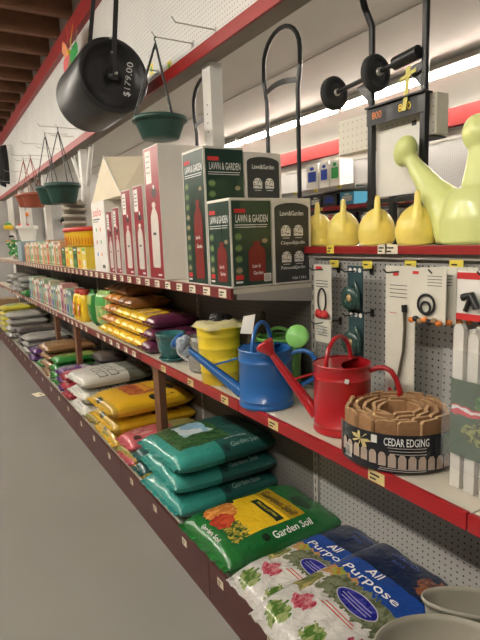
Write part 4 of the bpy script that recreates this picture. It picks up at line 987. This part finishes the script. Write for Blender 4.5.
b = MB(); b.strip([(-.02,-.09,.10),(-.022,-.085,.02),(-.025,-.075,-.06)], .02, .003, (0,1,0), YS); b.strip([(-.022,-.13,.08),(-.022,-.05,.06)], .014, .003, (0,0,1), YS); b.build('strap', r)
for y, k_ in ((.125,1),(-.155,1)):
    b = MB(); b.add([(-.004,y,.11),(-.004,y,.0),(-.004,y+.09*k_,.10),(.004,y,.11),(.004,y,.0),(.004,y+.09*k_,.10)], [(0,1,2),(5,4,3),(0,3,4,1),(1,4,5,2),(2,5,3,0)], DARK); b.build('gusset', r)
tag(r, 'black hand truck with two rubber wheels on top of the steel rack', 'hand truck')
b = MB(); cw = pegboard_mat('dotted_card', (.66,.63,.54), pitch=.03, r=.15, hole=(.5,.4,.33)); b.bbox((0,0,0), (.07,.56,.155), cw, .003); F = ((0,.56,0),(0,-1,0),(0,0,1)); b.fell(F, .50,.055,.014,.028, CHARC); b.fell(F, .50,.055,.008,.018, GREYP); b.frect(F, .44,.04,.465,.07, BLACK)
o = b.build('dotted_carton', None, (1.732,1.40,1.955)); tag(o, 'long cream dotted carton with an oval hole lying behind the upper hand truck', 'carton')

# ------------------------------------------------------------------ fascia hooks, baskets, roller
def fascia_hook(y, z, x=1.43, L=.25, i=0):
    r = empty('wire_hook', (x, y, z)); b = MB(); b.tube([(0,0,0),(-L*.92,0,0),(-L,0,.025)], .0035, ZINC, 6); b.box((-.004,-.012,-.02),(0,.012,.012),ZINC); b.build('wire', r)
    tag(r, 'thin wire display hook jutting out from the white pegboard fascia', 'hook', 'wire hooks on the pegboard fascia'); return r
for (y, z) in ((2.86,2.70),(2.585,2.68),(3.40,2.70),(4.55,2.70),(5.0,2.70),(5.42,2.715),(5.75,2.70),(6.05,2.78),(6.5,2.70),(7.05,2.70),(7.60,2.74),(8.2,2.80),(8.8,2.72),(9.4,2.80),(10.1,2.72),(10.9,2.78),(6.3,2.9),(8.5,2.92),(7.5,2.92)): fascia_hook(y, z)
def basket(hy, hz, drop, R, D, m_, label, hx=1.19, off=(0,0)):
    z0 = hz-drop; r = empty('hanging_basket', (hx, hy, z0))
    b = MB(); b.lathe([(.001,0),(R*.66,0),(R*.68,.004),(R*.90,D*.78),(R*.92,D*.80),(R,D*.80),(R,D),(R*.95,D),(R*.93,D*.82),(R*.60,.02)], m_, 36); b.build('pot', r)
    s = MB(); 
    for q in range(3):
        a = 2*PI*q/3+.6; s.tube([(math.cos(a)*R*.97, math.sin(a)*R*.97, D*.9),(math.cos(a)*.012, math.sin(a)*.012, drop-.05),(0,0,drop-.02)], .0065 if 'straps' in label else .0045, DARK if m_ == GB else m_, 6)
    s.tube([(0,0,drop-.05),(0,0,drop-.01),(0,.012,drop+.008),(0,.0,drop+.018),(0,-.01,drop+.01)], .004, m_, 6); s.build('hanger', r)
    tag(r, label, 'hanging basket')
GB = mat('dark_green_plastic', (.015,.06,.045), .4, noise_amt=.1); TB = mat('terracotta_plastic', (.30,.07,.035), .5, noise_amt=.1); GB2 = mat('mottled_film', (.05,.06,.05), .4)
basket(2.86, 2.685, .53, .155, .115, GB, 'dark green hanging basket on long straps above the red cartons', hx=1.20)
basket(5.42, 2.70, .71, .175, .19, GB, 'large dark green hanging basket before the white posts', hx=1.20)
basket(6.05, 2.765, .74, .15, .19, GB, 'dark green hanging basket half hidden behind the larger green one', hx=1.20)
basket(7.05, 2.685, .62, .165, .17, TB, 'terracotta hanging basket beyond the green baskets', hx=1.20)
basket(7.60, 2.725, .62, .15, .16, TB, 'terracotta hanging basket, farther of the two', hx=1.20)
# yellow header cards
for (y, z) in ((3.50,2.74),(3.20,2.67)):
    b = MB(); b.box((0,-.03,-.035),(.002,.03,.035),TAG_Y); b.fell(((0,.03,-.035),(0,-1,0),(0,0,1)),.03,.035,.015,.02,INKG); tag(b.build('sale_card', None, (1.428,y,z)), 'small yellow card on the white fascia behind the hanging basket straps', 'card', 'yellow cards on the fascia')
# lawn roller
r = empty('lawn_roller', (1.065,3.5,2.575)); RB = mat('black_roller_plastic', (.015,.015,.016), .42, noise_amt=.2, scale=20, bump=.1); Rr = .218; hl = .30
b = MB(); b.lathe([(.001,-hl+.05),(.05,-hl+.05),(.065,-hl+.04),(.10,-hl+.055),(.18,-hl+.035),(.19,-hl),(.208,-hl),(Rr,-hl+.012),(Rr,hl-.012),(.208,hl),(.19,hl),(.18,hl-.035),(.001,hl-.05)], RB, 56, axis=(0,1,0)); b.build('drum', r)
a = MB(); a.lathe([(.001,0),(.028,0),(.028,.03),(.014,.034),(.014,.06),(.001,.06)], DARK, 18, c=(0,-hl+.045,0), axis=(0,-1,0)); a.tube([(0,-hl-.02,0),(0,-hl-.05,0)], .008, ZINC, 8); a.build('hub', r)
h = MB(); 
for s_ in (-1, 1): h.strip([(0,s_*(hl+.02),-.03),(.0,s_*(hl+.02),.10),(.06,s_*(hl-.04)-.06,.62),(.11,s_*(hl-.09)-.12,1.12)], .028, .007, (1,0,0), DARK)
h.strip([(.11,-hl-.03,1.12),(.11,hl-.21,1.12)], .028, .007, (0,0,1), DARK)
for z_ in (.12, .20): h.ball((-.014,-hl-.026,z_), .008, ZINC, 6)
h.build('handle', r)
t = MB(); F = ((-.02,-hl-.0015,0), (1,0,0), (0,0,1))
vs, fs, asp = text_geo('$179.00'); pts = []
for x, y in vs:   # written in a slanting line up the disc
    L_, H_t = .205, .045; u = x*L_; v = y*H_t; ca, sa = math.cos(1.38), math.sin(1.38); px_, pz_ = .105+u*ca-v*sa, .0+u*sa+v*ca
    rr = math.hypot(px_, pz_); pr_ = [(0,.05),(.05,.05),(.065,.04),(.10,.055),(.18,.035),(.19,0),(.3,0)]; dep = 0
    for (r0, d0), (r1, d1) in zip(pr_, pr_[1:]):
        if r0 <= rr <= r1: dep = d0+(d1-d0)*(rr-r0)/(r1-r0); break
    pts.append((px_, -hl+dep-.003, pz_))
t.add(pts, fs, mat('chalk', (.62,.62,.60), .8)); t.build('chalk_price', r)
tag(r, 'black plastic lawn roller with a chalk price hanging below the joists', 'lawn roller')
r = empty('hanging_chain', (1.175,3.38,3.625)); b = MB()
for q in range(2): b.tube([(0,0,.07),(0,.0,.385)], .004, ZINC, 6)
b.box((-.03,-.03,.07),(.03,.03,.075),ZINC); b.build('wire', r); tag(r, 'short wire holding the lawn roller up to the joists', 'wire')
# coloured pinwheel decoration hanging at the top
r = empty('garden_pinwheel', (1.28,5.05,3.30)); hub = MB(); hub.lathe([(.001,-.02),(.02,-.02),(.02,.02),(.001,.02)], INKY, 12, axis=(1,0,0)); hub.build('hub', r)
cols = [INKO, INKR, INKY, INKG, KRAFT, INKR]; 
for q in range(6):
    a = 2*PI*q/6+.3; d = V3((0, math.cos(a), math.sin(a))); s2 = V3((0, -math.sin(a), math.cos(a))); b = MB(); vs = []
    for k_ in range(9):
        t_ = k_/8; w_ = .085*math.sin(PI*min(1, t_*1.02)); 
        for s_ in (-1, 1): vs.append(d*(.02+.27*t_)+s2*w_*s_+V3((-.02*s_*math.sin(PI*t_),0,0)))
    fs = [(2*k_,2*k_+2,2*k_+3,2*k_+1) for k_ in range(8)]; b.add(vs, fs, cols[q], smooth=True); b.add([v+V3((.003,0,0)) for v in vs], [f[::-1] for f in fs], cols[q], smooth=True); b.build('blade', r)
b = MB(); b.tube([(0.02,0,0),(.06,0,.08),(.085,0,.2)], .004, ZINC, 6); b.build('wire', r); tag(r, 'colourful pinwheel decoration hanging from the upper red beam by the roller', 'decoration')

# ------------------------------------------------------------------ beige tubs at the front
TUBM = mat('beige_tub_plastic', (.34,.32,.26), .5, noise_amt=.05)
def tub(loc, R, H, sx, sy, label, rot=(0,0,0)):
    b = MB(); b.lathe([(.001,0),(R*.72,0),(R*.76,.01),(R*.93,H*.86),(R*.935,H*.93),(R*.985,H*.935),(R,H*.96),(R*.99,H),(R*.96,H*1.0),(R*.91,H*.93),(R*.72,.02),(.001,.016)], TUBM, 52, sx=sx, sy=sy)
    o = b.build('plastic_tub', None, loc); o.rotation_euler = rot; tag(o, label, 'tub')
tub((1.10,.825,ZB+.003), .195, .235, 1.0, .72, 'beige plastic tub at the bottom right corner, nearer the aisle', (0,0,-.55))
tub((1.335,.885,ZB+.003), .168, .245, 1.0, .40, 'beige plastic tub at the bottom right corner, against the pegboard', (0,0,-.75))

# ------------------------------------------------------------------ next aisle fixture (X = 5.2)
XW = 5.2
b = MB(); b.box((XW,1.0,0), (XW+.05,13,2.725), PEGG); b.box((XW-.004,1.0,2.60),(XW,13,2.69),mat('white_stripe',(.6,.58,.54),.5)); tag(b.build('pegboard_wall'), 'grey pegboard fixture across the next aisle', 'pegboard')
b = MB(); b.bbox((XW-.06,1.0,2.73), (XW+.1,13,2.93), mat('red_fascia', (.26,.016,.016), .5, noise_amt=.1), .005); tag(b.build('red_fascia'), 'long red fascia board above the pegboard in the next aisle', 'fascia')
for i, (z_, y0, y1, m_) in enumerate(((1.98,3.6,7.6,REDB),(1.72,3.6,7.6,REDB),(2.25,5.2,7.6,GREYP),(1.42,3.6,7.6,REDB))):
    r = empty('metal_shelf', (XW-.32,(y0+y1)/2,z_)); h = (y1-y0)/2; s = MB(); s.box((0,-h,-.02),(.31,h,0),GREYP); s.build('shelf_board', r); e = MB(); e.box((-.01,-h,-.06),(0,h,.0),m_); e.build('shelf_edge', r)
    for q in range(6): price_tag(r, -.011, -h+.3+q*.5, -.025, TAG_Y, .09, .04)
    tag(r, ['red edged shelf in the next aisle under the dark boxed goods', 'lower red edged shelf seen between the yellow watering cans', 'grey shelf in the next aisle carrying white cartons', 'lowest red edged shelf in the next aisle'][i], 'shelf')
def bg_box(y, w, z, h, c1, c2, label, x=XW-.28, group=None, d=.25):
    b = MB(); b.bbox((0,0,0),(d,w,h),c1,.004); F = ((0,w,0),(0,-1,0),(0,0,1)); b.frect(F,w*.15,h*.3,w*.85,h*.7,c2); b.fell(F,w*.5,h*.82,w*.2,h*.07,c2)
    tag(b.build('boxed_item', None, (x,y,z+.002)), label, 'box', group)
bg_box(6.02,.26,2.25,.36,PAPER,INKB,'white carton with blue print in the next aisle beside the hand truck pole'); bg_box(5.78,.20,2.25,.36,PAPER,INKB,'white carton with blue stripe in the next aisle, middle of three'); bg_box(5.55,.20,2.25,.36,PAPER,INKG,'white carton with a green bottle print in the next aisle')
DK = mat('dark_box_card', (.05,.05,.06), .4); LB = mat('light_blue_card', (.08,.35,.55), .4)
for i, (y, w, c1, c2, lb) in enumerate(((5.95,.26,DK,PAPER,'black boxed tool with white print in the next aisle'),(5.62,.30,DK,INKB,'black box with blue print in the next aisle'),(5.27,.28,LB,PAPER,'light blue box on the red edged shelf in the next aisle'),(6.30,.26,DK,GREYP,'dark box beside the black boxed tool in the next aisle'),(4.30,.30,DK,GREYP,'dark box seen right of the white board in the next aisle'),(4.62,.26,GREYP,INKR,'grey box seen behind the lime can spout in the next aisle'))):
    bg_box(y, w, 1.98, .17, c1, c2, lb)
for i, (y, w, c1, c2) in enumerate(((5.60,.28,PAPER,INKR),(5.25,.26,DK,INKR),(4.5,.3,PAPER,INKB),(6.0,.3,PAPER,CHARC),(4.92,.26,DK,PAPER))):
    bg_box(y, w, 1.72, .16, c1, c2, 'boxed goods on the lower red shelf between the yellow watering cans', group='boxes on the lower red shelf')

# far end wall displays (Y ~ 13) ----------------------------------------------
b = MB(); b.box((-.2,13.4,0),(5.0,13.45,3.3),PEGG2 := pegboard_mat('end_pegboard', (.40,.39,.37), ax=('X','Z'), hole=(.1,.1,.1))); tag(b.build('end_display_wall'), 'grey pegboard display wall at the far end of the aisle', 'pegboard')
for i, x in enumerate((1.72, 2.12, 2.52)):
    b = MB(); b.bbox((x-.06,13.3,0),(x+.06,13.39,3.3),WHITE,.005); tag(b.build('display_post'), 'white post on the far display wall', 'post', 'white posts on the far display wall')
def far_item(x, z, r_, c1, c2, label):
    b = MB(); b.lathe([(.001,0),(r_*.8,0),(r_,r_*.5),(r_*.9,r_*.9),(.001,r_)], c1, 14); b.ball((0,0,r_*1.0),(r_*.7,r_*.7,r_*.5),c2,6); b.box((-.006,-.0,r_*.2),(.006,.22,r_*.2+.012),ZINC); tag(b.build('hose_reel', None, (x,13.18,z)), label, 'garden item')
far_item(1.62,1.98,.11,INKY,LEAFM[1],'yellow and green item hanging on the far display wall'); far_item(1.95,2.0,.12,INKR,KRAFT,'red item hanging on the far display wall'); far_item(1.66,1.72,.09,GREYP,DARK,'grey item hanging low on the far display wall')
far_item(2.9,2.1,.12,DARK,LEAFM[0],'dark item on the far display wall right of the white planter'); far_item(3.1,1.8,.12,LEAFM[0],DARK,'dark green item on the far display wall, lower right'); far_item(2.0,2.28,.09,INKO,PAPER,'small orange item hanging high on the far display wall')
# black coils hanging at the far end of the fascia
for i, (y, lb) in enumerate(((10.2,'nearer'),(10.7,'farther'))):
    r = empty('soaker_hose_coil', (1.30,y,3.02)); c = MB()
    for q in range(5): c.tube([(.0+.018*(q-2), (.16-.006*q)*math.cos(a), (.30+.008*q)*math.sin(a)) for a in [2*PI*k_/24 for k_ in range(24)]], .012, RUBBER, 6, closed=True)
    c.build('coil', r); h_ = MB(); h_.tube([(.13,0,.33),(-.06,0,.33),(-.07,0,.35)], .005, ZINC, 6); h_.build('wire', r); tag(r, 'black hose coil hanging from the fascia at the left edge, %s one' % lb, 'hose')
# box of grey goods on floor-level end shelf
b = MB(); b.bbox((0,0,0),(.5,.5,.5),KRAFT,.004); tag(b.build('cardboard_box', None, (1.0,11.75,.005)), 'brown box on the floor beyond the far end of the shelves', 'box')

# fallen price tag on the floor
b = MB(); b.box((-.045,-.08,0),(.045,.08,.003),TAG_W); F = ((.045,-.08,.003),(0,1,0),(-1,0,0)); b.frect(F,.02,.02,.1,.035,CHARC); tag(b.build('fallen_price_tag', None, (.83,5.75,.002), .2), 'pale price tag lying on the floor against the kick plate', 'tag')

# ------------------------------------------------------------------ world, camera
w = bpy.data.worlds.new('World'); sc.world = w; w.use_nodes = True
w.node_tree.nodes['Background'].inputs[0].default_value = (.9,.95,1,1); w.node_tree.nodes['Background'].inputs[1].default_value = .03
cam = bpy.data.cameras.new('Camera'); co = bpy.data.objects.new('Camera', cam); COL.objects.link(co); sc.camera = co
right = V3((.85893229,-.51081933,-.03604081)); up = V3((.11002158,.1153463,.98721349)); fwd = V3((.50013056,.85191481,-.15527581))
M = Matrix.Identity(4)
for i in range(3): M[i][0] = right[i]; M[i][1] = up[i]; M[i][2] = -fwd[i]
M[2][3] = 1.58; co.matrix_world = M
cam.sensor_fit = 'VERTICAL'; cam.sensor_height = 24; cam.sensor_width = 18; cam.lens = 517/640*24; cam.clip_start = .02
vs_ = sc.view_settings; vs_.view_transform = 'Standard'; vs_.look = 'None'; vs_.gamma = 1; vs_.exposure = 1.4; vs_.use_curve_mapping = False
